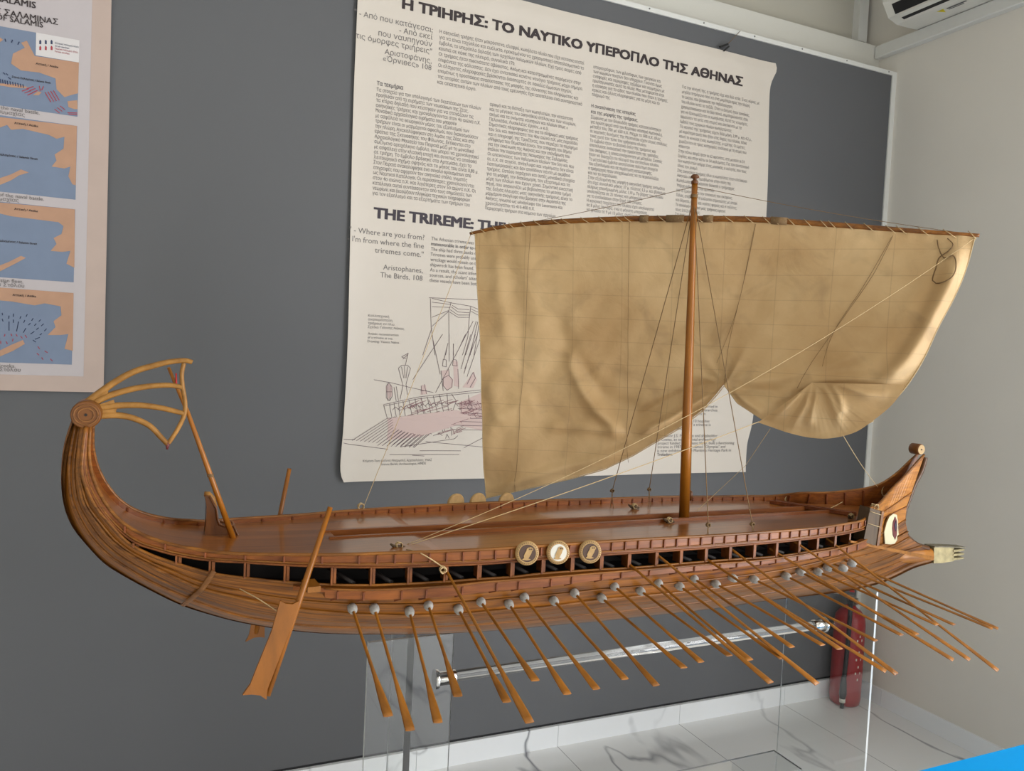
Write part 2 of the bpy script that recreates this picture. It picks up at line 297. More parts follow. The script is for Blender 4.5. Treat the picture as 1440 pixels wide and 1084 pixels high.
D = {'K':[[-1.0121,-0.0019,0.4053],[-1.0213,-0.0024,0.3723],[-1.0257,-0.003,0.3293],[-1.0251,-0.0035,0.2987],[-1.019,-0.004,0.2654],[-1.0086,-0.004,0.2399],[-0.9939,-0.004,0.2176],[-0.9657,-0.004,0.1821],[-0.9366,-0.0042,0.1589],[-0.8978,-0.005,0.1327],[-0.8496,-0.0059,0.1032],[-0.8061,-0.0067,0.0839],[-0.7534,-0.0077,0.0645],[-0.6466,-0.009,0.037],[-0.5409,-0.01,0.0217],[-0.3733,-0.011,0.0062],[-0.2503,-0.0112,0.0007],[-0.1178,-0.0113,-0.0016],[-0.0406,-0.0113,-0.0034],[0.054,-0.0113,-0.0036],[0.1589,-0.0113,-0.0043],[0.2628,-0.0111,-0.0037],[0.4051,-0.0102,0.0004],[0.5147,-0.0089,0.0006],[0.6581,-0.0047,0.0019],[0.7681,-0.0014,0.0126],[0.8153,-0.0009,0.0234],[0.883,-0.0006,0.0423],[0.9666,-0.0006,0.0533]],'A':[[-1.008,-0.016,0.4046],[-1.0145,-0.0227,0.3485],[-1.0136,-0.0266,0.3191],[-1.0103,-0.0302,0.2911],[-0.9995,-0.033,0.2615],[-0.9831,-0.033,0.2301],[-0.9556,-0.033,0.1978],[-0.9269,-0.0367,0.1756],[-0.8981,-0.0413,0.1562],[-0.8494,-0.0491,0.1308],[-0.8097,-0.0554,0.1126],[-0.7596,-0.0635,0.094],[-0.6588,-0.0741,0.072],[-0.5601,-0.0822,0.061],[-0.404,-0.0904,0.0503],[-0.2889,-0.0929,0.0475],[-0.1652,-0.0937,0.0465],[-0.0039,-0.094,0.0454],[0.1911,-0.0936,0.0469],[0.3289,-0.0898,0.0493],[0.6019,-0.0515,0.0454],[0.8034,-0.0084,0.0537],[0.8849,-0.0052,0.0711],[0.9534,-0.005,0.0741]],'B':[[-0.9974,-0.0272,0.4003],[-1.0012,-0.042,0.3334],[-0.9968,-0.0483,0.305],[-0.9918,-0.0527,0.2855],[-0.9732,-0.0561,0.2554],[-0.9552,-0.0561,0.2303],[-0.929,-0.0618,0.2084],[-0.8988,-0.07,0.1903],[-0.861,-0.0803,0.1705],[-0.8229,-0.0907,0.1528],[-0.7649,-0.1064,0.1367],[-0.7169,-0.1161,0.1246],[-0.6749,-0.1233,0.1161],[-0.6254,-0.1308,0.1086],[-0.5368,-0.1425,0.0998],[-0.4284,-0.1524,0.0938],[-0.32,-0.1572,0.0939],[-0.2564,-0.1588,0.0924],[-0.1347,-0.1594,0.0961],[-0.0506,-0.1598,0.0956],[0.1352,-0.1598,0.0969],[0.3476,-0.1515,0.1075],[0.4792,-0.1335,0.1191],[0.6672,-0.0626,0.107],[0.8093,-0.0137,0.1089],[0.8542,-0.0108,0.1224]],'C':[[-0.9932,-0.032,0.4009],[-0.9952,-0.0376,0.3786],[-0.9965,-0.045,0.3502],[-0.9952,-0.0505,0.3293],[-0.9883,-0.0557,0.3093],[-0.9753,-0.0629,0.282],[-0.9565,-0.066,0.2579],[-0.9311,-0.072,0.2284],[-0.8992,-0.0822,0.2097],[-0.862,-0.0942,0.1961],[-0.8118,-0.1102,0.1817],[-0.7617,-0.1263,0.1747],[-0.704,-0.1392,0.1677],[-0.6318,-0.1529,0.1614],[-0.5696,-0.1629,0.1588],[-0.5111,-0.1707,0.1587],[-0.4499,-0.178,0.1596],[-0.3835,-0.182,0.1604],[-0.3324,-0.1845,0.1603],[-0.274,-0.1863,0.1627],[-0.1569,-0.1875,0.1615],[-0.0996,-0.1878,0.16],[0.0175,-0.188,0.1605],[0.1342,-0.188,0.1603],[0.2555,-0.1856,0.1582],[0.3734,-0.1747,0.1605],[0.4826,-0.1562,0.1615],[0.5623,-0.1304,0.165],[0.7641,-0.0253,0.15],[0.833,-0.0143,0.1693]],'D':[[-0.9918,-0.032,0.4009],[-0.9932,-0.0387,0.3743],[-0.994,-0.0456,0.348],[-0.9912,-0.0516,0.325],[-0.9807,-0.0583,0.2993],[-0.9667,-0.0645,0.2758],[-0.9474,-0.0668,0.2511],[-0.9198,-0.0757,0.2275],[-0.8901,-0.0852,0.217],[-0.8623,-0.094,0.2094],[-0.8174,-0.1084,0.2023],[-0.7603,-0.1267,0.1994],[-0.7028,-0.1394,0.1949],[-0.6322,-0.1528,0.1907],[-0.5424,-0.1669,0.1877],[-0.4512,-0.1779,0.1872],[-0.3847,-0.1819,0.1861],[-0.3338,-0.1845,0.187],[-0.2754,-0.1862,0.1885],[-0.1585,-0.1875,0.1882],[0.0471,-0.188,0.1868],[0.1724,-0.1876,0.1875],[0.253,-0.1858,0.1874],[0.3767,-0.1743,0.1873],[0.4738,-0.1583,0.1875],[0.543,-0.1417,0.1896],[0.7341,-0.0374,0.1859],[0.8348,-0.0141,0.2036]],'E':[[-0.9874,-0.032,0.4002],[-0.988,-0.0412,0.3648],[-0.9858,-0.0462,0.3458],[-0.9818,-0.0509,0.3279],[-0.9733,-0.0566,0.3058],[-0.963,-0.0616,0.2868],[-0.9478,-0.0667,0.2664],[-0.9276,-0.0732,0.2488],[-0.8995,-0.0821,0.2345],[-0.8627,-0.0939,0.2231],[-0.835,-0.1028,0.2181],[-0.8127,-0.1099,0.2141],[-0.7607,-0.1266,0.2119],[-0.7033,-0.1393,0.2104],[-0.6329,-0.1527,0.2091],[-0.5433,-0.1668,0.2098],[-0.4522,-0.1777,0.2099],[-0.4111,-0.1803,0.2098],[-0.335,-0.1845,0.2102],[-0.1525,-0.1875,0.2112],[-0.0423,-0.188,0.2107],[0.0454,-0.188,0.2095],[0.1707,-0.1876,0.2089],[0.2511,-0.1859,0.2086],[0.3747,-0.1745,0.2071],[0.4572,-0.1623,0.2079],[0.5464,-0.1409,0.21],[0.6,-0.104,0.2226],[0.6586,-0.0785,0.2259],[0.7644,-0.0252,0.2493],[0.8183,-0.0154,0.2782],[0.8668,-0.0117,0.3151],[0.8913,-0.01,0.3322]],'board':[[-0.6452,-0.1553,0.1443],[-0.6299,-0.1578,0.1426],[-0.5711,-0.1675,0.1381],[-0.4419,-0.1838,0.1379],[-0.3847,-0.1874,0.1414],[-0.2757,-0.1918,0.1424],[-0.1578,-0.1931,0.1462],[-0.0308,-0.1936,0.1474],[0.0572,-0.1936,0.1477],[0.2023,-0.1926,0.1484],[0.3708,-0.1803,0.1485],[0.4716,-0.1636,0.1485],[0.5473,-0.1449,0.1517]],'boardtop':[[-0.6457,-0.1552,0.1592],[-0.6304,-0.1577,0.1575],[-0.5717,-0.1674,0.1545],[-0.4427,-0.1838,0.1559],[-0.3856,-0.1873,0.1585],[-0.2766,-0.1918,0.1588],[-0.1586,-0.1931,0.1592],[-0.0315,-0.1936,0.1582],[0.0564,-0.1936,0.1588],[0.2016,-0.1926,0.1571],[0.3695,-0.1805,0.1607],[0.4698,-0.164,0.1627],[0.5452,-0.1454,0.168]],'stem':[[0.9119,0.0,0.325],[0.9027,0.0,0.2939],[0.8781,0.0,0.2541],[0.8626,-0.0,0.218],[0.849,0.0,0.1843],[0.849,0.0,0.1582],[0.8625,0.0,0.1264],[0.8821,-0.0,0.1115],[0.9124,-0.0,0.0958],[0.9478,0.0,0.0872]],'posts':[-0.9201,-0.8598,-0.8121,-0.762,-0.7034,-0.6324,-0.5713,-0.5116,-0.4514,-0.3929,-0.3331,-0.2747,-0.2173,-0.1577,-0.099,-0.039,0.0166,0.0748,0.1332,0.1942,0.2534,0.3177,0.3744,0.4332,0.4866],'ribs':[[[-0.9981,0.0,0.4332],[-0.959,-0.0,0.4669],[-0.9294,0.0,0.4862],[-0.8992,0.0,0.4974],[-0.8761,0.0,0.5041],[-0.8527,0.0,0.5067],[-0.8434,0.0,0.5042]],[[-0.9878,0.0,0.4334],[-0.9689,0.0,0.4449],[-0.9365,-0.0,0.4569],[-0.9059,0.0,0.4634],[-0.8751,0.0,0.4656],[-0.8579,0.0,0.4627]],[[-0.9822,0.0,0.4267],[-0.9552,-0.0,0.4311],[-0.9205,0.0,0.4324],[-0.8895,0.0,0.4286],[-0.8659,0.0,0.4229],[-0.8539,0.0,0.4196]],[[-0.9741,-0.0,0.415],[-0.9533,0.0,0.4161],[-0.9307,0.0,0.412],[-0.9044,0.0,0.3989],[-0.8867,0.0,0.3797],[-0.8771,0.0,0.3694]]],'cross':[[-0.8561,0.0,0.5023],[-0.8589,0.0,0.4867],[-0.8575,0.0,0.4661],[-0.853,0.0,0.4403],[-0.8531,0.0,0.4196],[-0.862,0.0,0.3955],[-0.8759,0.0,0.371]],'drop':[[-0.877,0.0,0.3721],[-0.8777,0.0,0.3605]],'web':[[-0.9883,0.0,0.4345],[-0.9661,0.0,0.4568],[-0.9569,0.0,0.4406],[-0.952,0.0,0.4253],[-0.9751,0.0,0.4223]],'disc':[-0.9937,-0.03,0.4193],'bowdisc':[0.8732,-0.02,0.3473],'stylis':[[-0.7664,0.0135,0.195],[-0.8474,0.02,0.4196],[-0.8783,0.05,0.4922]],'chair':[[-0.8138,0.0449,0.195],[-0.7718,0.0249,0.195],[-0.7407,0.0201,0.195]],'chairprof':[[-0.8147,0.0391,0.1965],[-0.8127,0.0391,0.2279],[-0.8124,0.0391,0.2563],[-0.8161,0.0391,0.2755],[-0.81,0.0391,0.2747],[-0.8029,0.0391,0.267],[-0.7979,0.0391,0.252],[-0.7956,0.0391,0.2333],[-0.7925,0.0391,0.2245],[-0.7843,0.0391,0.2209],[-0.7761,0.0391,0.2218],[-0.7691,0.0391,0.2215],[-0.7654,0.0391,0.2169],[-0.7615,0.0391,0.2041],[-0.7531,0.0391,0.1986],[-0.7422,0.0391,0.1943],[-0.7385,0.0391,0.1902]],'ram':[[0.9478,0.0,0.0872],[0.9753,0.0,0.0545],[1.0629,0.0,0.0831],[1.0675,0.0,0.0541],[1.0686,0.0,0.0693]],'rud':[[-0.6451,-0.175,0.2919],[-0.7377,-0.2296,0.0287]],'rudblade':[[-0.7214,-0.2095,0.1622],[-0.714,-0.2103,0.1575],[-0.7036,-0.2105,0.1556],[-0.6943,-0.2096,0.1593],[-0.6953,-0.2118,0.1477],[-0.7385,-0.2328,0.0407],[-0.7398,-0.2356,0.0262],[-0.7484,-0.2344,0.0333],[-0.7603,-0.2342,0.0364],[-0.773,-0.2343,0.0372],[-0.7624,-0.2314,0.0507],[-0.7557,-0.2281,0.0674],[-0.7331,-0.2174,0.1211]],'rud2':[[-0.6539,0.18,0.2963],[-0.665,0.185,0.2042],[-0.7016,0.22,-0.0402]],'rud2blade':[[-0.6856,0.22,-0.0244],[-0.6848,0.22,-0.0507],[-0.6945,0.22,-0.0482],[-0.7054,0.22,-0.0484],[-0.7134,0.22,-0.0519],[-0.7214,0.22,-0.0553],[-0.715,0.22,-0.0431],[-0.7116,0.22,-0.0218]],'oars':[[[-0.5979,-0.1465,0.1199],[-0.6072,-0.4094,0.0593]],[[-0.5627,-0.1516,0.1183],[-0.5755,-0.4079,0.0343]],[[-0.5046,-0.1583,0.1097],[-0.5402,-0.4178,0.0441]],[[-0.4733,-0.1617,0.1181],[-0.5162,-0.4256,0.0803]],[[-0.4211,-0.1658,0.108],[-0.4454,-0.4312,0.0647]],[[-0.3815,-0.1679,0.118],[-0.4053,-0.4355,0.0912]],[[-0.3294,-0.1702,0.1103],[-0.353,-0.4352,0.0646]],[[-0.3016,-0.1709,0.1206],[-0.3051,-0.4352,0.0653]],[[-0.2429,-0.1723,0.109],[-0.2603,-0.4397,0.076]],[[-0.2026,-0.1725,0.1204],[-0.2007,-0.4348,0.0564]],[[-0.1447,-0.1728,0.1051],[-0.1565,-0.4414,0.0807]],[[-0.1195,-0.1729,0.1255],[-0.1236,-0.4398,0.0849]],[[-0.0613,-0.1731,0.1115],[-0.0711,-0.4421,0.0896]],[[-0.0231,-0.1732,0.1247],[-0.0262,-0.4388,0.0761]],[[0.0267,-0.1732,0.1139],[0.0397,-0.4394,0.0708]],[[0.0592,-0.1732,0.1266],[0.0585,-0.4404,0.0878]],[[0.1134,-0.1732,0.1111],[0.1241,-0.4417,0.0844]],[[0.1531,-0.1731,0.1209],[0.3037,-0.4203,0.0086]],[[0.2095,-0.1721,0.1127],[0.2551,-0.4356,0.075]],[[0.2985,-0.1679,0.1113],[0.3183,-0.4351,0.0781]],[[0.3952,-0.1585,0.1106],[0.4215,-0.4258,0.0829]],[[0.426,-0.1546,0.1166],[0.4837,-0.4147,0.0728]],[[0.4804,-0.145,0.1093],[0.6241,-0.3958,0.0444]],[[0.5129,-0.138,0.1155],[0.6513,-0.3889,0.0392]],[[0.3396,-0.1649,0.1164],[0.3647,-0.4302,0.0727]]],'toars':[[[-0.447,-0.1782,0.1738],[-0.4474,-0.5075,0.071]],[[-0.0938,-0.1878,0.1649],[-0.0575,-0.5193,0.0764]],[[-0.0305,-0.188,0.1767],[0.0615,-0.4947,0.0483]],[[0.0842,-0.188,0.1616],[0.0659,-0.5296,0.1169]],[[0.149,-0.188,0.1735],[0.2396,-0.4934,0.0409]],[[0.2612,-0.1851,0.1628],[0.4122,-0.4688,0.0348]],[[0.3194,-0.1804,0.1771],[0.4592,-0.4672,0.0286]],[[0.434,-0.1662,0.1669],[0.5558,-0.4572,-0.0073]]],'batten':[[0.4783,-0.1651,0.1718],[0.9108,-0.04,0.073]],'shields':[[-0.3097,-0.1932,0.2031],[-0.2507,-0.195,0.2011],[-0.1865,-0.1953,0.1984]],'fshields':[[-0.2968,0.193,0.2225],[-0.2453,0.193,0.2223],[-0.1769,0.193,0.2208]],'eye':[[0.7264,-0.043,0.1228],[0.717,-0.0476,0.1523],[0.7263,-0.0431,0.1735],[0.7394,-0.037,0.1873],[0.7615,-0.0282,0.1924],[0.782,-0.0217,0.1876],[0.7928,-0.0203,0.1707],[0.7965,-0.0198,0.1525],[0.8029,-0.019,0.1358],[0.7943,-0.0201,0.1329],[0.7955,-0.0199,0.1221],[0.7815,-0.0218,0.1152],[0.7574,-0.0295,0.1168]],'iris':[[0.771,-0.025,0.1843],[0.7599,-0.0287,0.1723],[0.7592,-0.0289,0.1564],[0.7662,-0.0266,0.1378],[0.7803,-0.022,0.1261],[0.7875,-0.021,0.1353],[0.7878,-0.021,0.1532],[0.7833,-0.0216,0.1714]],'pupil':[[0.7726,-0.0245,0.1743],[0.7671,-0.0263,0.1625],[0.777,-0.023,0.147],[0.7815,-0.0218,0.1608]],'mast':[[0.1623,0.0,0.2],[0.1388,0.0,0.9311]],'yc':[0.1531,0.016,0.8475],'yard':[[-0.513,0.8179],[-0.4449,0.8321],[-0.3593,0.8418],[-0.2268,0.8488],[-0.1154,0.8516],[-0.0002,0.8513],[0.1251,0.8494],[0.2246,0.8425],[0.3208,0.8352],[0.4398,0.8252],[0.55,0.8171]],'s_top':[[-0.5005,0.8171],[-0.4447,0.8288],[-0.3592,0.8386],[-0.2267,0.8456],[-0.1152,0.8485],[-0.0,0.8482],[0.1254,0.8442],[0.2248,0.8396],[0.321,0.8323],[0.44,0.8224],[0.5428,0.8143]],'s_left':[[-0.5005,0.8171],[-0.4894,0.6991],[-0.4758,0.5659],[-0.4658,0.4322],[-0.4539,0.2982],[-0.4436,0.1976]],'s_right':[[0.5428,0.8143],[0.5305,0.7551],[0.5108,0.6924],[0.4864,0.6328],[0.4653,0.5689],[0.4402,0.516],[0.4102,0.4723],[0.3783,0.4424]],'s_bot':[[-0.4482,0.1949],[-0.3552,0.2229],[-0.2575,0.2514],[-0.1766,0.2807],[-0.113,0.3171],[-0.0598,0.3543],[-0.0041,0.3929],[0.0381,0.4317],[0.0673,0.4692],[0.083,0.4926],[0.113,0.4554],[0.1461,0.4363],[0.1804,0.4168],[0.2192,0.4107],[0.2645,0.4038],[0.3082,0.4047],[0.3509,0.4178],[0.3831,0.4402]],'flap':[[0.1593,0.4175],[0.1882,0.4096],[0.2197,0.4014],[0.265,0.3946],[0.3086,0.3979],[0.3511,0.4148],[0.383,0.4431],[0.4123,0.4735],[0.429,0.4998],[0.4357,0.5178]],'G1':[0.0829,0.4942],'G2':[0.2631,0.5111],'brails':[[[-0.3645,0.8356],[-0.3693,0.6707],[-0.3733,0.504],[-0.3755,0.3347],[-0.3764,0.2164]],[[-0.1379,0.8478],[-0.1395,0.6313],[-0.1291,0.3502],[-0.122,0.3015]],[[0.1285,0.8401],[0.11,0.718],[0.0853,0.5761],[0.0829,0.4942]],[[0.1299,0.8401],[0.0979,0.6562],[0.0623,0.5427]],[[0.3959,0.8162],[0.3675,0.7419],[0.3231,0.6612],[0.2542,0.54],[0.235,0.4969]],[[0.3936,0.8134],[0.3521,0.7202],[0.2988,0.6156],[0.2824,0.5462]]],'seams':[[[-0.4905,0.7476],[-0.2761,0.7593],[-0.1152,0.7674],[0.0014,0.7669],[0.1298,0.7668],[0.26,0.7542],[0.3963,0.7433],[0.5227,0.7322]],[[-0.4808,0.6747],[-0.2434,0.6869],[-0.0199,0.6869],[0.1936,0.6888],[0.3755,0.6799],[0.5032,0.6646]],[[-0.4779,0.5996],[-0.2426,0.6104],[-0.0176,0.6153],[0.1986,0.6122],[0.3405,0.6095],[0.4826,0.6086]],[[-0.4739,0.541],[-0.2737,0.5475],[-0.063,0.5529],[0.1121,0.542],[0.2758,0.5381]]],'loop':[[0.4762,0.8076],[0.4804,0.7881],[0.4893,0.77],[0.5014,0.7741],[0.5052,0.756],[0.4985,0.7308],[0.4784,0.7195],[0.4716,0.7265],[0.4758,0.7518],[0.4805,0.7714],[0.4944,0.7839],[0.5033,0.7978],[0.4936,0.8103]],'top':[0.1397,0.0,0.8921],'cap':[0.1398,0.0,0.9162],'shroud':[[[0.1397,0.0,0.8921],[0.0597,0.135,0.2394],[0.0554,0.135,0.1871],[0.0668,0.135,0.1866]],[[0.1397,0.0,0.8921],[0.1604,0.135,0.2397],[0.1599,0.135,0.1877],[0.1678,0.135,0.1874]],[[0.1397,0.0,0.8921],[0.0838,-0.18,0.2299],[0.079,-0.18,0.1786],[0.0874,-0.18,0.1809]],[[0.1397,0.0,0.8921],[0.1928,-0.18,0.226],[0.2002,-0.18,0.1783],[0.2091,-0.18,0.1806]]],'sh2':[],'halyard':[[0.1689,0.03,0.8818],[0.2522,0.1,0.2367],[0.258,0.1,0.2129]],'lifts':[[[0.1398,0.0,0.9162],[-0.1905,0.32,0.8304]],[[0.1398,0.0,0.9162],[0.5463,-0.3319,0.8212]]],'brace_far':[[-0.2297,0.3547,0.8154],[-0.5039,0.185,0.2091]],'brace_near':[[0.5606,-0.3445,0.8129],[-0.5059,-0.0845,0.197]],'sheet_near':[[0.2733,-0.0903,0.4222],[-0.5061,-0.0894,0.197]],'sheet_bow':[[0.398,-0.2007,0.4078],[0.8023,0.04,0.2362]],'sheet_in':[[0.2911,-0.1061,0.4088],[0.4933,0.195,0.28],[0.2295,0.0529,0.197]],'bowrope':[[0.5823,0.01,0.197],[0.6291,0.02,0.2064],[0.7392,0.09,0.2037]],'cleats':[[0.1002,-0.0297,0.197],[0.108,0.1165,0.197],[-0.5105,0.174,0.197],[-0.5124,-0.1026,0.197],[0.5661,-0.084,0.2]],'coil':[0.5765,0.13,0.2055],'bowlash':[0.7939,0.02,0.2383],'blocklash':[0.6368,-0.0916,0.2235],'strap':[[-0.8082,-0.1174,0.1868],[-0.8159,-0.1149,0.1733],[-0.8249,-0.1002,0.1541],[-0.8367,-0.0734,0.1333],[-0.8485,-0.0366,0.1113]],'rudrope':[[-0.7698,-0.118,0.156],[-0.7477,-0.185,0.158],[-0.7205,-0.195,0.1392]],'bracket':[[-0.6927,-0.1455,0.159],[-0.6368,-0.1561,0.1553],[-0.6744,-0.19,0.1686]],'oarrope':[[-0.5027,-0.0952,0.197],[-0.4939,-0.1747,0.2094],[-0.4588,-0.1829,0.1867],[-0.452,-0.1858,0.1799]],'slot':[[-0.611,0.0324,0.197],[-0.6077,0.0628,0.197],[0.5673,-0.0068,0.197],[0.5717,0.0427,0.197]],'block':[[0.5419,-0.145,0.1617],[0.5823,-0.145,0.1513],[0.5905,-0.145,0.2282],[0.5565,-0.145,0.2375]],'webs':[[[-0.9912,0.0,0.4344],[-0.9661,0.0,0.4568],[-0.9651,0.0,0.4473],[-0.9774,0.0,0.4358]],[[-0.9793,0.0,0.4324],[-0.9574,0.0,0.4406],[-0.9563,-0.0,0.4361],[-0.9522,0.0,0.4316],[-0.9672,0.0,0.428]],[[-0.9761,0.0,0.4234],[-0.9521,0.0,0.4271],[-0.954,0.0,0.4225],[-0.9518,0.0,0.4157],[-0.9739,0.0,0.4155]]],'crease':[[[[-0.2825,0.5754],[-0.2649,0.5262],[-0.2383,0.4688],[-0.2031,0.4203],[-0.1507,0.3734],[-0.1135,0.3629]],0.012,0.016],[[[-0.4473,0.2085],[-0.357,0.2479],[-0.26,0.2828],[-0.1628,0.3147],[-0.0996,0.3558]],0.007,0.012],[[[-0.4511,0.5],[-0.4308,0.3996],[-0.4422,0.2972],[-0.4452,0.229]],0.006,0.02],[[[-0.3847,0.8164],[-0.3665,0.7036],[-0.3399,0.5894],[-0.3444,0.4717]],0.006,0.03],[[[-0.4442,0.7996],[-0.4321,0.6683],[-0.4004,0.5362]],0.005,0.02],[[[-0.3084,0.6568],[-0.2735,0.5425],[-0.1881,0.4463],[-0.054,0.4051]],-0.008,0.022],[[[-0.3317,0.3709],[-0.2334,0.3765],[-0.1334,0.363]],0.006,0.012],[[[-0.4292,0.3658],[-0.3748,0.4194],[-0.3349,0.4384]],0.006,0.02],[[[0.0829,0.4942],[0.0312,0.46],[-0.0378,0.4063],[-0.1169,0.3642]],0.015,0.01],[[[0.0829,0.4942],[0.0058,0.4777],[-0.0803,0.4278],[-0.1348,0.3828]],-0.01,0.012],[[[0.0829,0.4942],[0.1448,0.5087],[0.2191,0.5194],[0.2894,0.5466],[0.3822,0.5887]],0.006,0.012],[[[0.0829,0.4942],[0.1461,0.4866],[0.2064,0.4841],[0.2495,0.4979]],-0.008,0.012],[[[0.1001,0.4887],[0.1326,0.4589],[0.1717,0.438]],0.006,0.009],[[[0.1783,0.454],[0.2209,0.4882],[0.277,0.5182],[0.346,0.5239],[0.4031,0.5245]],0.012,0.012]],'ridge':[[0.5199,0.8074],[0.5086,0.7769],[0.4943,0.7209],[0.4716,0.6612],[0.4459,0.6],[0.4183,0.5534],[0.3888,0.5221],[0.3539,0.5049]],'pleat':[[[0.2603,0.5094],[0.2222,0.4649],[0.1889,0.4237]],[[0.2632,0.5096],[0.2516,0.4594],[0.2359,0.4274],[0.2283,0.4052]],[[0.2689,0.51],[0.2718,0.484],[0.2663,0.4528],[0.2618,0.4295]],[[0.2801,0.5122],[0.3004,0.4783],[0.3116,0.4488],[0.3241,0.4198]],[[0.2971,0.5118],[0.3138,0.4869],[0.3223,0.4573]],[[0.3055,0.5123],[0.3611,0.4949],[0.4009,0.4918]]]}
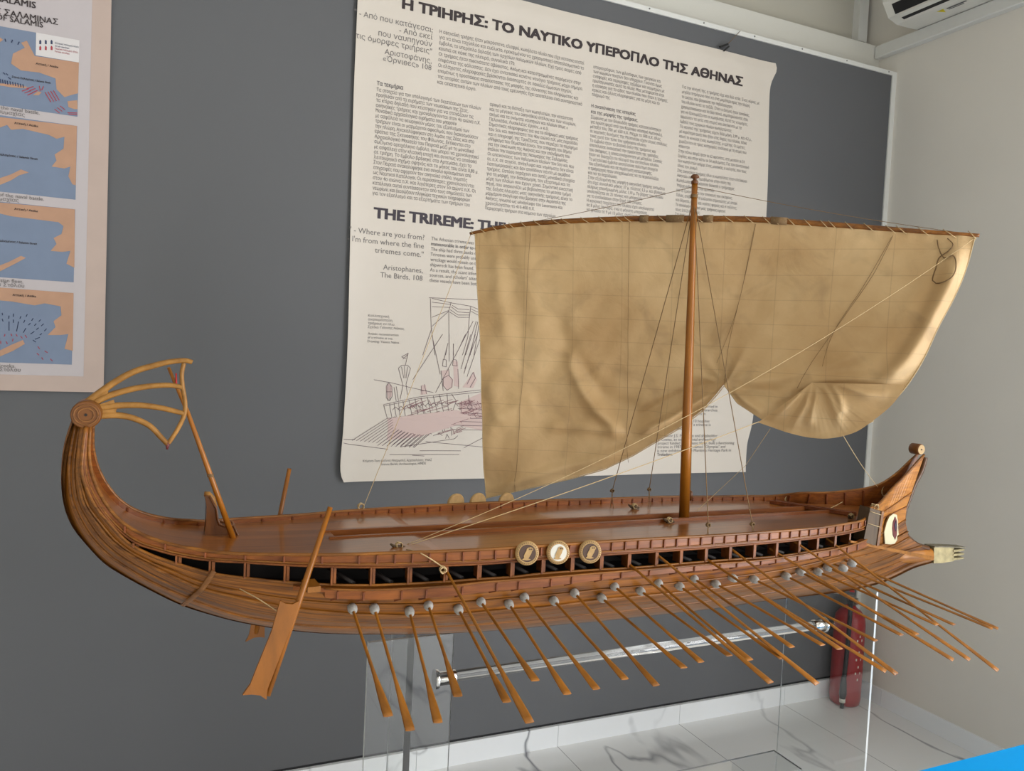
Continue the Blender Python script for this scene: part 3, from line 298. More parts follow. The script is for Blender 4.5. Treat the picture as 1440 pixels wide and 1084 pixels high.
PD = {'draw':[[[0.9204,1.6423],[0.9591,1.4968]],[[0.9864,1.6457],[0.9911,1.5453]],[[1.0501,1.6489],[1.0285,1.5973],[0.9446,1.4294]],[[0.9612,1.6444],[0.856,1.4743]],[[1.0711,1.65],[1.0383,1.5189]],[[1.0893,1.651],[1.0511,1.5024]],[[1.1084,1.6349],[1.0637,1.4915]],[[1.0956,1.6456],[1.0533,1.5194]],[[0.9833,1.612],[0.9713,1.553]],[[1.0052,1.612],[1.0067,1.5543]],[[0.7503,1.3819],[0.8788,1.4115],[1.1301,1.4449]],[[0.7517,1.3764],[0.8791,1.4048],[1.1304,1.4374]],[[0.7503,1.3819],[0.7662,1.333]],[[0.7662,1.333],[0.882,1.3395],[1.0281,1.3549],[1.1383,1.3418]],[[0.7724,1.3849],[0.7828,1.3359]],[[0.789,1.3879],[0.7995,1.3388]],[[0.8058,1.3909],[0.8137,1.3373]],[[0.8225,1.395],[0.8333,1.3418]],[[0.845,1.3998],[0.8589,1.3421]],[[0.8676,1.4057],[0.8818,1.3423]],[[0.8904,1.4089],[0.9049,1.3425]],[[0.9133,1.4138],[0.9308,1.3483]],[[0.9365,1.4165],[0.9571,1.3486]],[[0.9597,1.4214],[0.9806,1.3516]],[[0.989,1.4248],[0.9982,1.3546]],[[1.0068,1.4251],[1.0259,1.4001],[1.0156,1.3661]],[[0.8005,1.5137],[0.8201,1.4514],[0.8109,1.4019]],[[0.8457,1.5152],[0.8311,1.4572],[0.8385,1.4189]],[[0.8005,1.5137],[0.8113,1.525],[0.8338,1.5258],[0.8457,1.5152]],[[0.8115,1.5195],[0.8217,1.4788]],[[0.8227,1.5226],[0.8257,1.479]],[[0.8341,1.5203],[0.8302,1.4791]],[[0.8254,1.5255],[0.8348,1.5696]],[[0.8348,1.5696],[0.81,1.5549],[0.8271,1.5501]],[[0.8322,1.564],[0.816,1.547]],[[0.7109,1.4703],[0.7748,1.4612],[0.843,1.4465],[0.9359,1.4293]],[[0.7866,1.4451],[0.7971,1.3962]],[[0.7949,1.4481],[0.8055,1.3964]],[[0.7586,1.4499],[0.7593,1.4065],[0.772,1.3958],[0.7813,1.4123],[0.7782,1.4477],[0.7665,1.461],[0.7586,1.4499]],[[0.7637,1.4609],[0.7653,1.3957]],[[0.7722,1.4557],[0.773,1.3985]],[[0.7595,1.4282],[0.7806,1.4287]],[[0.8884,1.4531],[0.8928,1.42]],[[0.8997,1.459],[0.91,1.4232]],[[0.8864,1.4337],[0.9094,1.4359]],[[0.9683,1.5529],[0.9665,1.5277],[0.9814,1.5254],[0.9802,1.5505],[0.9683,1.5529]],[[1.0067,1.5543],[1.0048,1.5318],[1.0228,1.5297],[1.0187,1.552],[1.0067,1.5543]],[[0.9614,1.5108],[0.9737,1.4357]],[[0.9906,1.5173],[0.9949,1.4895]],[[1.0263,1.5185],[1.0328,1.4454]],[[0.9715,1.4832],[0.9917,1.495],[1.0073,1.4786],[1.0056,1.4504],[0.9884,1.4388],[0.9728,1.4552],[0.9715,1.4832]],[[1.0651,1.4632],[1.0871,1.5092],[1.0973,1.4868],[1.0777,1.4522]],[[1.073,1.4237],[1.0777,1.3896]],[[1.0704,1.3782],[1.0807,1.3897],[1.0904,1.3784],[1.0819,1.3669],[1.0704,1.3782]],[[1.0469,1.4005],[1.0501,1.3353]],[[1.0501,1.3353],[1.1386,1.336]],[[1.0235,1.3888],[1.1328,1.3905]],[[1.0333,1.372],[1.1338,1.3704]],[[1.0491,1.3552],[1.1346,1.3532]],[[0.6086,1.2598],[0.6516,1.257]],[[0.6092,1.2464],[0.6307,1.2409],[0.7737,1.221]],[[1.0236,1.3238],[1.1393,1.3217]],[[1.0123,1.3096],[1.14,1.3073]],[[1.019,1.2926],[1.1408,1.2917]],[[0.9149,1.2478],[1.1471,1.2266]],[[1.0644,1.2243],[1.1421,1.2641]],[[0.7801,1.2017],[1.0475,1.1988]],[[0.8183,1.2289],[0.8979,1.2395],[1.0266,1.2586],[1.0381,1.27]],[[0.8932,1.2144],[1.0529,1.213]],[[0.8652,1.198],[0.9115,1.1947]],[[0.8934,1.2757],[0.9132,1.2868],[0.937,1.2757]],[[0.9431,1.2701],[0.9662,1.2785],[0.9784,1.27]],[[0.9908,1.2587],[0.996,1.2757],[1.0057,1.2587]],[[0.9815,1.332],[0.9865,1.2869]],[[1.0052,1.3321],[1.0141,1.27]],[[0.964,1.3262],[0.9809,1.2813]],[[0.7662,1.333],[0.6409,1.2543]],[[0.7818,1.3343],[0.6555,1.2526]],[[0.7974,1.3355],[0.6702,1.251]],[[0.8131,1.3367],[0.6849,1.2493]],[[0.8289,1.338],[0.6997,1.2476]],[[0.8448,1.3392],[0.7145,1.2459]],[[0.8607,1.3404],[0.7295,1.2442]],[[0.8767,1.3417],[0.7444,1.2425]],[[0.8927,1.3429],[0.7595,1.2408]],[[0.9089,1.3442],[0.7746,1.2391]],[[0.9251,1.3455],[0.7898,1.2373]],[[0.9414,1.3467],[0.805,1.2356]],[[0.9578,1.348],[0.8204,1.2338]],[[0.9742,1.3493],[0.8357,1.2321]],[[0.9907,1.3506],[0.8512,1.2303]],[[1.0073,1.3519],[0.8667,1.2285]],[[0.8818,1.3423],[0.7342,1.2349]],[[0.8968,1.3424],[0.7509,1.2337]],[[0.9119,1.3426],[0.7676,1.2325]],[[0.927,1.3427],[0.7844,1.2313]],[[0.9422,1.3428],[0.8013,1.2301]],[[0.9574,1.343],[0.8183,1.2289]],[[0.9727,1.3431],[0.8354,1.2277]],[[0.9881,1.3433],[0.8525,1.2264]],[[1.0035,1.3434],[0.8697,1.2252]],[[0.7802,1.3332],[0.7939,1.3387],[0.8083,1.3306]],[[0.7845,1.3633],[0.7952,1.3743],[0.8127,1.3609]],[[0.8025,1.335],[0.8164,1.34],[0.8309,1.3325]],[[0.8046,1.3657],[0.8154,1.3768],[0.8329,1.3633]],[[0.825,1.3368],[0.839,1.3413],[0.8535,1.3343]],[[0.8248,1.3681],[0.8356,1.3793],[0.8533,1.3658]],[[0.8476,1.3387],[0.8617,1.3427],[0.8764,1.3361]],[[0.8451,1.3706],[0.856,1.3818],[0.8738,1.3682]],[[0.8704,1.3405],[0.8846,1.344],[0.8993,1.338]],[[0.8656,1.3731],[0.8765,1.3843],[0.8944,1.3707]],[[0.8933,1.3424],[0.9077,1.3453],[0.9224,1.3399]],[[0.8861,1.3756],[0.8971,1.3868],[0.9151,1.3732]],[[0.9164,1.3443],[0.9309,1.3466],[0.9457,1.3418]],[[0.9068,1.3781],[0.9179,1.3894],[0.936,1.3757]],[[0.9397,1.3462],[0.9542,1.348],[0.9691,1.3436]],[[0.9276,1.3806],[0.9387,1.392],[0.957,1.3783]],[[0.963,1.3481],[0.9777,1.3493],[0.9927,1.3456]],[[0.9485,1.3832],[0.9597,1.3945],[0.978,1.3808]],[[0.9866,1.35],[1.0014,1.3507],[1.0165,1.3475]],[[0.9696,1.3857],[0.9808,1.3971],[0.9993,1.3834]],[[0.903,1.7746],[1.0984,1.7794]],[[0.9089,1.7723],[0.9164,1.6709],[0.9356,1.5667]],[[0.9882,1.7639],[0.9809,1.7301],[0.9902,1.5689]],[[1.0662,1.7552],[1.0623,1.7128],[1.0598,1.6395],[1.042,1.571]],[[0.9147,1.7727],[0.9883,1.7612],[1.0663,1.7541],[1.1002,1.7433]],[[0.9193,1.6711],[0.9809,1.7301]],[[0.9916,1.7531],[1.0159,1.7407],[1.0609,1.7408]],[[0.9889,1.7473],[1.0165,1.7296],[1.0614,1.7296]],[[0.9865,1.736],[1.017,1.7184],[1.0618,1.7212]],[[0.984,1.7275],[1.0174,1.7101],[1.0623,1.7128]],[[1.0668,1.744],[1.1008,1.7321]],[[1.0672,1.7356],[1.1013,1.7208]],[[0.9153,1.759],[0.9885,1.7556]],[[0.916,1.7425],[0.9861,1.7444]],[[0.9178,1.7041],[0.9807,1.7329]],[[1.078,1.6997],[1.0151,1.5699]],[[1.0901,1.7004],[1.054,1.5715]],[[1.0963,1.6979],[1.0721,1.5723]],[[1.1027,1.6926],[1.0873,1.5729]],[[0.9834,1.6133],[0.9766,1.5684]],[[1.0042,1.6115],[1.0074,1.5696]],[[0.9195,1.6656],[0.8894,1.5648]]],'tint':[[[0.7662,1.333],[1.0275,1.3662],[1.1381,1.3446],[1.1422,1.2871],[1.0362,1.3097],[0.8853,1.2646],[0.7667,1.2539],[0.7705,1.2976]],[[1.0382,1.3947],[1.1305,1.4363],[1.1383,1.3418],[1.0501,1.3353]],[[0.9715,1.4832],[0.9917,1.495],[1.0103,1.4787],[1.0086,1.4505],[0.9884,1.4377],[0.9747,1.4525]],[[1.0068,1.5515],[1.025,1.5466],[1.0355,1.4512],[1.0143,1.4563]],[[1.0475,1.4514],[1.09,1.5122],[1.1037,1.4813],[1.09,1.4496]],[[0.887,1.4199],[0.8912,1.456],[0.9056,1.4563],[0.9129,1.4232]],[[0.9626,1.5108],[0.9908,1.5145],[0.9918,1.4922],[0.9715,1.4832]],[[0.7559,1.4471],[0.7666,1.4582],[0.7811,1.445],[0.7796,1.4123],[0.7662,1.4011]]],'P':{'maps':[[[-0.2308,2.3982],[-0.2302,2.2387],[-0.4337,2.464],[-0.4302,2.2369]],[[-0.2307,2.2104],[-0.2305,1.9898]],[[-0.2309,1.9609],[-0.2292,1.7408]],[[-0.2296,1.7083],[-0.2279,1.4902]]],'legend':[[-0.3413,2.4632],[-0.2293,2.3985],[-0.2306,2.4643]],'panel':[[-0.2004,2.5769],[-0.1957,1.4548]],'land1':[[[-0.2293,2.3985],[-0.3436,2.3958],[-0.3643,2.4357],[-0.3791,2.4271],[-0.3689,2.4148],[-0.3983,2.392],[-0.4027,2.3628],[-0.3777,2.3476],[-0.3327,2.3502],[-0.2893,2.3408],[-0.2861,2.3094],[-0.2651,2.2898],[-0.2497,2.2983],[-0.23,2.3075]],[[-0.2312,2.2868],[-0.2571,2.2794],[-0.2542,2.2624],[-0.2385,2.2591],[-0.2301,2.2605]],[[-0.4311,2.2952],[-0.4016,2.2948],[-0.3669,2.298],[-0.357,2.3027],[-0.387,2.3059],[-0.4312,2.3008]],[[-0.3466,2.2815],[-0.3315,2.2841],[-0.3241,2.2941],[-0.3342,2.2952]],[[-0.4333,2.4332],[-0.4234,2.4267],[-0.433,2.4163]]],'land2':[[[-0.2307,2.2104],[-0.4297,2.2046],[-0.4292,2.1734],[-0.4097,2.185],[-0.3996,2.1723],[-0.3699,2.1798],[-0.304,2.1726],[-0.2833,2.1641],[-0.2628,2.1731],[-0.2647,2.1376],[-0.2876,2.1167],[-0.2821,2.0999],[-0.2946,2.0806],[-0.261,2.0793],[-0.2455,2.0873],[-0.2502,2.0572],[-0.2393,2.035],[-0.2303,2.0332]],[[-0.4269,2.0281],[-0.3975,2.0435],[-0.3729,2.0612],[-0.3527,2.0552],[-0.3776,2.0432],[-0.3972,2.0262],[-0.4266,2.0081]]],'land3':[[[-0.2309,1.9609],[-0.4258,1.9585],[-0.4253,1.927],[-0.3955,1.9217],[-0.3352,1.9197],[-0.2735,1.9176],[-0.2603,1.9072],[-0.265,1.883],[-0.2855,1.8691],[-0.2774,1.8521],[-0.2925,1.83],[-0.2614,1.8299],[-0.2405,1.8349],[-0.2503,1.7952],[-0.229,1.7851]],[[-0.4229,1.7743],[-0.3983,1.788],[-0.3686,1.8082],[-0.3559,1.8035],[-0.3833,1.7835],[-0.4226,1.7569]]],'land4':[[[-0.2296,1.7083],[-0.4219,1.7106],[-0.4213,1.6729],[-0.3914,1.672],[-0.3306,1.6643],[-0.3051,1.672],[-0.2635,1.6658],[-0.2603,1.6391],[-0.2808,1.6199],[-0.2753,1.6023],[-0.2956,1.5774],[-0.2618,1.5791],[-0.2408,1.5832],[-0.2505,1.5376],[-0.2282,1.5325]],[[-0.419,1.5243],[-0.3893,1.5432],[-0.3593,1.5593],[-0.3541,1.5478],[-0.384,1.5258],[-0.4187,1.5067]]],'dash4':[[[-0.4133,1.6367],[-0.4117,1.6298]],[[-0.413,1.6192],[-0.4104,1.6112]],[[-0.3957,1.6296],[-0.3966,1.6202]],[[-0.3848,1.6361],[-0.3847,1.6268]],[[-0.3656,1.6297],[-0.368,1.6219]],[[-0.3495,1.6366],[-0.3524,1.6287]],[[-0.334,1.6257],[-0.338,1.6178]],[[-0.3145,1.6227],[-0.3195,1.6165]],[[-0.3954,1.6121],[-0.395,1.5852]],[[-0.3845,1.6186],[-0.3844,1.6092]],[[-0.3714,1.6135],[-0.3759,1.5838]],[[-0.3553,1.6185],[-0.3582,1.6107]],[[-0.3409,1.6105],[-0.3459,1.6043]],[[-0.3256,1.6102],[-0.3306,1.6034]],[[-0.3066,1.6107],[-0.3131,1.6032]],[[-0.3523,1.5951],[-0.3587,1.5812]],[[-0.3192,1.5981],[-0.3252,1.5919]],[[-0.2986,1.5963],[-0.3046,1.5888]],[[-0.3303,1.5862],[-0.3403,1.578]],[[-0.3107,1.5813],[-0.3162,1.5763]],[[-0.3161,1.5692],[-0.3288,1.5626]],[[-0.3339,1.5606],[-0.3261,1.5544]]],'red4':[[[-0.4048,1.5747],[-0.4072,1.567]],[[-0.3899,1.5766],[-0.3877,1.5697]],[[-0.3773,1.5761],[-0.3737,1.5692]],[[-0.3656,1.5708],[-0.3604,1.564]],[[-0.3545,1.5743],[-0.3493,1.5669]],[[-0.3846,1.5622],[-0.3855,1.5539]],[[-0.4154,1.5537],[-0.4153,1.5449]],[[-0.402,1.5532],[-0.3984,1.5451]],[[-0.3208,1.5416],[-0.3155,1.5347]],[[-0.3025,1.5293],[-0.2946,1.5237]],[[-0.323,1.5213],[-0.3167,1.5156]],[[-0.3099,1.5093],[-0.3061,1.5023]],[[-0.2875,1.506],[-0.2812,1.499]]],'red1':[[[-0.3743,2.2882],[-0.3569,2.2981]],[[-0.3672,2.2837],[-0.3518,2.2932]],[[-0.3601,2.2791],[-0.3467,2.2884]],[[-0.3624,2.2971],[-0.345,2.3071]],[[-0.3553,2.2926],[-0.3399,2.3022]],[[-0.3482,2.2881],[-0.3348,2.2974]],[[-0.3155,2.2956],[-0.2997,2.2693]],[[-0.3084,2.2985],[-0.2926,2.2722]],[[-0.3013,2.3015],[-0.2855,2.2752]],[[-0.2942,2.3045],[-0.2783,2.2782]],[[-0.2901,2.2506],[-0.2771,2.2411]],[[-0.283,2.2564],[-0.27,2.2469]],[[-0.2759,2.2622],[-0.2628,2.2528]],[[-0.2565,2.2456],[-0.2304,2.2487]],[[-0.2538,2.242],[-0.2303,2.244]],[[-0.3305,2.3114],[-0.3277,2.2975]],[[-0.3194,2.3122],[-0.3242,2.2998]]],'blue1':[[[-0.4186,2.4305],[-0.4165,2.4224]],[[-0.3999,2.4314],[-0.4027,2.4224]],[[-0.3831,2.4291],[-0.3869,2.4198]],[[-0.4219,2.3337],[-0.4169,2.3289]],[[-0.4145,2.3322],[-0.4095,2.3275]],[[-0.4095,2.3218],[-0.402,2.3175]],[[-0.4289,2.3137],[-0.4273,2.3027]],[[-0.4231,2.3131],[-0.4214,2.302]],[[-0.4172,2.3124],[-0.4155,2.3014]],[[-0.4113,2.3118],[-0.4096,2.3007]],[[-0.4044,2.3113],[-0.4027,2.3014]],[[-0.3979,2.3108],[-0.3963,2.3008]],[[-0.3915,2.3102],[-0.3899,2.3003]],[[-0.3851,2.3097],[-0.3834,2.2997]],[[-0.3786,2.3091],[-0.3769,2.2991]],[[-0.3721,2.3086],[-0.3704,2.2986]]],'ships':[[[-0.3302,2.4385],[-0.3161,2.4414],[-0.3014,2.4443]],[[-0.3299,2.4214],[-0.3158,2.4242],[-0.3011,2.4271]]],'ltxt':[[-0.2927,2.4426],[-0.2344,2.4443],[-0.2924,2.4242]],'txt':{'t1':[[-0.3435,2.5342],[-0.4348,2.5312]],'t2':[[-0.2861,2.4976],[-0.4342,2.4965]],'t3':[[-0.3239,2.4811],[-0.434,2.4837]],'at1':[[-0.3406,2.3717],[-0.2822,2.3728]],'ss1':[[-0.3996,2.3236],[-0.3017,2.3223]],'c1':[[-0.328,2.2281],[-0.43,2.2273]],'c1b':[[-0.3655,2.215],[-0.4298,2.216]],'at2':[[-0.3915,2.1908],[-0.3319,2.1904]],'ss2':[[-0.4279,2.0937],[-0.3307,2.0954]],'c2':[[-0.3122,1.9764],[-0.4261,1.9766]],'c2b':[[-0.3763,1.9636],[-0.4259,1.9663]],'at3':[[-0.3874,1.9417],[-0.3284,1.9409]],'ss3':[[-0.424,1.8435],[-0.3277,1.8454]],'c3':[[-0.3612,1.7269],[-0.4222,1.728]],'c3b':[[-0.3584,1.7142],[-0.422,1.7152]],'at4':[[-0.3877,1.6875],[-0.3275,1.6894]],'c4':[[-0.3771,1.4754],[-0.4182,1.4775]],'c4b':[[-0.3638,1.4634],[-0.418,1.4657]]}},'edgeL':[[0.6008,2.7719],[0.6002,2.4349],[0.6044,2.1021],[0.6087,1.7998],[0.6107,1.5515],[0.6065,1.301],[0.6026,1.1398],[0.6165,1.1066]],'edgeR':[[2.4393,2.8981],[2.4445,2.8837],[2.4189,2.8023],[2.4178,2.7161],[2.4294,2.471],[2.4347,2.2541],[2.4261,1.3391],[2.4066,1.2275],[2.4079,1.106]]}
# ================================================================== THE SHIP
SHIP = empty('model_ship', (0.9, 1.4, 1.05))
tag(SHIP, 'wooden model of an oared warship with a canvas sail, resting on the acrylic stand', 'model ship')
def sm(x): x = min(max(x,0),1); return x*x*(3-2*x)
def V(p): return Vector(p)
def mir(p): return Vector((p[0], -p[1], p[2]))
XA, XB = -.70, .50
def line3(key):
    p = catmull(D[key], 10)
    k = min(range(len(p)), key=lambda i: p[i].x)
    ia = next(i for i in range(k, len(p)) if p[i].x > XA); ib = next(i for i in range(ia, len(p)) if p[i].x > XB)
    s = resample(p[:ia+1], 44); m = p[ia-1:ib+2]
    mid = []
    for j in range(1, 61):
        x = XA + (XB-XA)*j/60
        q = next((i for i in range(len(m)-1) if m[i].x <= x <= m[i+1].x), len(m)-2)
        w = (x-m[q].x)/max(m[q+1].x-m[q].x, 1e-9); mid.append(m[q].lerp(m[q+1], w))
    b = resample(p[ib:], 26)
    return s + mid + b
LN = {k: line3(k) for k in 'KABCDE'}
NP = len(LN['K'])
# smoothed rail and opening lines
NX = lambda key, x: min(LN[key][40:], key=lambda p: abs(p.x-x))
def at(key, x):
    p = LN[key]; p = p[min(range(50), key=lambda i: p[i].x):]
    for a, b in zip(p, p[1:]):
        if a.x <= x <= b.x: return a.lerp(b, (x-a.x)/max(b.x-a.x, 1e-9))
    return p[-1]

def uvrows(lines):
    us = []; acc = 0
    for i in range(NP):
        if i: acc += (lines[0][i]-lines[0][i-1]).length
        us.append(acc)
    rows = []; v = 0
    for j, l in enumerate(lines):
        if j: v += sum((l[i]-lines[j-1][i]).length for i in range(60, 90))/30
        rows.append([(us[i], v) for i in range(NP)])
    return rows
def between(a, b, n, bulge=0.0):
    """n intermediate lines between two stringers, bulged outwards"""
    out = []
    for j in range(1, n+1):
        w = j/(n+1)
        row = []
        for p, q in zip(a, b):
            s = p.lerp(q, w); amt = bulge*math.sin(math.pi*w)*min(1, abs(q.y)/.1)
            row.append(s + Vector((0, -amt, -amt*.5)))
        out.append(row)
    return out
hull = MB()
K, A, B_, C_, D_, E_ = (LN[k] for k in 'KABCDE')
under = [K] + between(K, A, 2, .006) + [A] + between(A, B_, 2, .004) + [B_] + between(B_, C_, 2, .002) + [C_]
uv = uvrows(under)
for f in (V, mir):
    rows = [[f(p) for p in l] for l in under]
    if f is mir: hull.grid(rows, True, uv)
    else: hull.grid(rows[::-1], True, uv[::-1])
hull.grid([[mir(p) for p in K], [V(p) for p in K]], True, [uv[0], uv[0]])
HULL = hull.build('hull', M['hull'], SHIP)
# closed planking between the openings' lines at bow and stern
for f in (V, mir):
    i0 = next(i for i in range(NP) if i > 5 and C_[i].z < .285)
    i1 = next(i for i in range(60, NP) if C_[i].x > .555)
    for a, b in ((0, i0), (i1, NP-1)):
        side = MB(); side.grid([[f(C_[i]) for i in range(a, b+1)], [f(D_[i]) for i in range(a, b+1)]], True, [[(uv[0][i][0], .3) for i in range(a, b+1)], [(uv[0][i][0], .34) for i in range(a, b+1)]]); side.build('closed_strake', M['bow' if a > 50 else 'stern'], HULL)
# bow cheek above the openings, behind the anchor beam
# bulwark screen with battens
def strip(la, lb, th, i0, i1, f, mb):
    rows = []
    for l, o in ((la, 0), (lb, 0), (lb, th), (la, th), (la, 0)):
        rows.append([f(Vector((l[i].x, l[i].y + (o if o else 0), l[i].z))) for i in range(i0, i1+1)])
    mb.grid(rows, False)
iend = NP-1
for f, lab in ((V, 'outer planked screen below the rail on the near side'), (mir, 'planked screen below the rail on the far side')):
    ic = next(i for i in range(60, NP) if E_[i].x > .566)
    ck = MB(); strip(D_, E_, .004, ic, iend, f, ck); CK = ck.build('bow_cheek', M['bow' if f is V else 'bulwark'], HULL)
    mb = MB(); strip(D_, E_, .004, 0, ic, f, mb)
    bw = mb.build('bulwark', M['bulwark'], HULL)
    if f is mir:
        for x in (.575,.615,.655,.695,.735):
            bt = MB(); a = at('D', x); b = at('E', x); bt.beam(f(a + Vector((0, .0055, .006))), f(b + Vector((0, .0055, -.002))), .004, .004, (0, 1, 0)); bt.build('batten', M['batten'], CK)
    xs = [-.935 + .0285*i for i in range(53)]
    for x in xs:
        a = at('D', x); b = at('E', x)
        if x < -.62 and int(round((x+.935)/.0285)) % 2: continue
        a = a.lerp(b, .28); b = a.lerp(b, .93)
        for dy in ((-.0012,) if f is V else (.0045,)):
            bt = MB(); bt.beam(f(a + Vector((0, dy, 0))), f(b + Vector((0, dy, 0))), .0028, .0034, (0, 1, 0))
            bt.build('batten', M['batten'], bw)
    rl = MB(); rl.tube([f(p + Vector((0, .001, .001))) for p in E_], .0030, 6); rl.build('rail', M['wale'], HULL)
    for key, r, nm, mt in (('D', .0024, 'opening_beam', 'frame'), ('C', .0030, 'opening_sill', 'wale'), ('B', .0042, 'wale', 'wale'), ('A', .0030, 'wale', 'wale')):
        w = MB(); w.tube([f(p) for p in LN[key]], [r*(1+.55*max(0, (p.z-.27)/.13)) for p in LN[key]], 8, .8); w.build(nm, M[mt], HULL)
    # extra strakes between the wales
    for la, lb, t in ((A, B_, .5), (B_, C_, .38)):
        w = MB(); w.tube([f(p.lerp(q, t) + Vector((0, -.0025, -.001))) for p, q in zip(la, lb)], .0017, 6); w.build('strake_edge', M['wale'], HULL)
    # top strip of the opening: lower edge of the screen
    w = MB(); w.tube([f(p.lerp(q, .27) + Vector((0, -.001, 0))) for p, q in zip(D_, E_)], .0016, 6); w.build('screen_edge', M['wale'], HULL)
kb = MB()
kp = []
for i, p in enumerate(K):
    a = K[max(i-1, 0)]; b = K[min(i+1, NP-1)]; t = Vector((b.x-a.x, 0, b.z-a.z)).normalized()
    kp.append(Vector((p.x, 0, p.z)) + Vector((-t.z, 0, t.x))*.006)
kb.grid([[q + Vector((0, sy*hw, 0)) + dn for sy, dn in ((-1, Vector((0,0,0))), (1, Vector((0,0,0))))] for q, hw, dn in []] or [[Vector((p.x, sy*.012*(1 + 1.3*max(0, (p.z-.2)/.2)), p.z)) for sy in (-1, -.5, .5, 1)] for p in K][::-1], True)
kb.tube(kp, [.0068*(1 + .5*max(0, (p.z-.25)/.15)) for p in K], 10, 1.5, (0, 1, 0))
kb.build('keel', M['keel'], HULL)
# stem
st = MB(); sp = catmull(D['stem'], 6)
st.tube([p - Vector((.0078, 0, 0)) for p in sp], [.0075 for i in range(len(sp))], 8, 1.2, (0, 1, 0)); st.build('stem_post', M['hull'], HULL)
# oar openings: stanchions, dark shade backing, looms
for f in (V, mir):
    for x in D['posts']:
        a = at('C', x); b = at('D', x)
        mb = MB(); 
        mb.beam(f(a + Vector((-.0022, -.0015, 0))), f(b + Vector((-.0022, -.0015, 0))), .0030, .004, (0, 1, 0))
        mb.beam(f(a + Vector((.0030, .012, 0))), f(b + Vector((.0030, .012, 0))), .0035, .026, (1, 0, 0)) if 0 else mb.box(tuple(map(min, zip(f(a + Vector((.001, 0, 0))), f(b + Vector((.0055, .026, 0)))))), tuple(map(max, zip(f(a + Vector((.001, 0, 0))), f(b + Vector((.0055, .026, 0)))))))
        mb.build('stanchion', M['frame'], HULL)
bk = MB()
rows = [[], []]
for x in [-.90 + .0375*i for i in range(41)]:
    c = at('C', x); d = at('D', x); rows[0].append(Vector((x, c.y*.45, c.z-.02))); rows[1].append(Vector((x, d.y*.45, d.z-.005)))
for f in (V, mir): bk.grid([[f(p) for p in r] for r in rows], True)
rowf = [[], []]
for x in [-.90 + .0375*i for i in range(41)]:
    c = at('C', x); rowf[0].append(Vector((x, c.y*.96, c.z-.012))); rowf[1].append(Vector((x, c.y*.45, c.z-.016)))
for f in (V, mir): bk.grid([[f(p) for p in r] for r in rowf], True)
bk.build('interior_shade_backing', M['dark'], HULL)  # dark sheet added so the openings look like a shaded interior
for i, x in enumerate(D['posts'][5:-2]):
    a = at('C', x + .036)
    mb = MB(); mb.tube([a + Vector((0, .014, -.001)), a + Vector((-.034, .082, .014))], .0042, 8); mb.build('shipped_oar', M['loom'], SHIP)
# outrigger
for f in (V, mir):
    top = resample(catmull(D['boardtop'], 6), 60); bot = resample(catmull(D['board'], 6), 60)
    mb = MB()
    rows = [[f(p + Vector((0, .006, 0))) for p in top], [f(p + Vector((0, -.005, 0))) for p in top], [f(p + Vector((0, -.005, 0))) for p in bot], [f(Vector((p.x, p.y + .028, p.z - .001))) for p in bot]]
    mb.grid(rows, False)
    for e in (0, -1):
        q = [r[e] for r in rows]; mb.add(q, [(0,1,2,3)])
    ob = mb.build('outrigger_board', M['bulwark'], HULL)
    e = MB(); e.tube([f(p + Vector((0, -.006, 0))) for p in top], .0018, 6); e.build('board_edge', M['wale'], ob)
    n = 23
    if f is mir: continue
    for i in range(n):
        k = int((i+.5)*59/n); p = top[k].lerp(bot[k], .22); q = top[k].lerp(bot[k], .98)
        bt = MB(); bt.beam(f(p + Vector((0, -.006, 0))), f(q + Vector((-.001, -.006, 0))), .0026, .003, (0, 1, 0))
        bt.beam(f(q + Vector((0, -.006, .001))), f(q + Vector((-.008, .008, -.006))), .0026, .003, (0, 0, 1))
        bt.build('bracket', M['batten'], ob)
# deck: sweeps up at the stern
def deckline(side):
    out = []
    for i in range(NP):
        if E_[i].x > .50 and i > 60: break
        a = E_[max(i-1, 0)]; b = E_[min(i+1, NP-1)]; t = Vector((b.x-a.x, 0, b.z-a.z)).normalized(); n = Vector((-t.z, 0, t.x))
        p = E_[i] - n*(.0065 + .0045*sm((E_[i].x+.55)/.4)); p.y = E_[i].y + .003
        out.append(p)
    return out
dl = deckline(0)
dz = sum(p.z for p in dl[60:95])/35
for p in dl:
    if p.x > -.45: p.z = dz
for x, hw in ((.53, .108), (.57, .098), (.61, .084), (.65, .07), (.69, .054), (.73, .036), (.76, .02), (.78, .012)):
    dl.append(Vector((x, -hw, dz)))
SL0, SL1, SY0, SY1 = -.612, .578, -.016, .034
dk = MB()
sect = []
for p in dl:
    if SL0 <= p.x <= SL1: sect.append([p, Vector((p.x, SY0, p.z)), Vector((p.x, SY1, p.z)), mir(p)])
    else:
        w = lambda t: Vector((p.x, p.y + (-2*p.y)*t, p.z))
        ya = max(min(SY0, -p.y*.9), p.y*.9); yb = max(min(SY1, -p.y*.9), p.y*.9)
        sect.append([p, Vector((p.x, ya, p.z)), Vector((p.x, yb, p.z)), mir(p)])
for a, b in zip(sect, sect[1:]):
    inside = SL0 <= a[0].x and b[0].x <= SL1 and a[0].z < .25
    for j in range(3):
        if j == 1 and inside: continue
        dk.add([a[j], b[j], b[j+1], a[j+1]], [(0,3,2,1)], True)
DECK = dk.build('deck', M['deck'], SHIP)
ga = MB(); ga.box((SL0-.02, SY0-.004, dz-.016), (SL1+.02, SY1+.004, dz-.012)); ga.build('gangway_slot_shade', M['dark'], DECK)  # dark board painted as the shade down the deck slot
for y, x0, x1 in ((SY0, SL0, SL1+.004), (SY1, SL0-.006, SL1-.03)):
    co = MB(); co.box((x0, y-.004, dz-.012), (x1, y+.004, dz+.0065)); co.build('coaming', M['bulwark'], DECK)
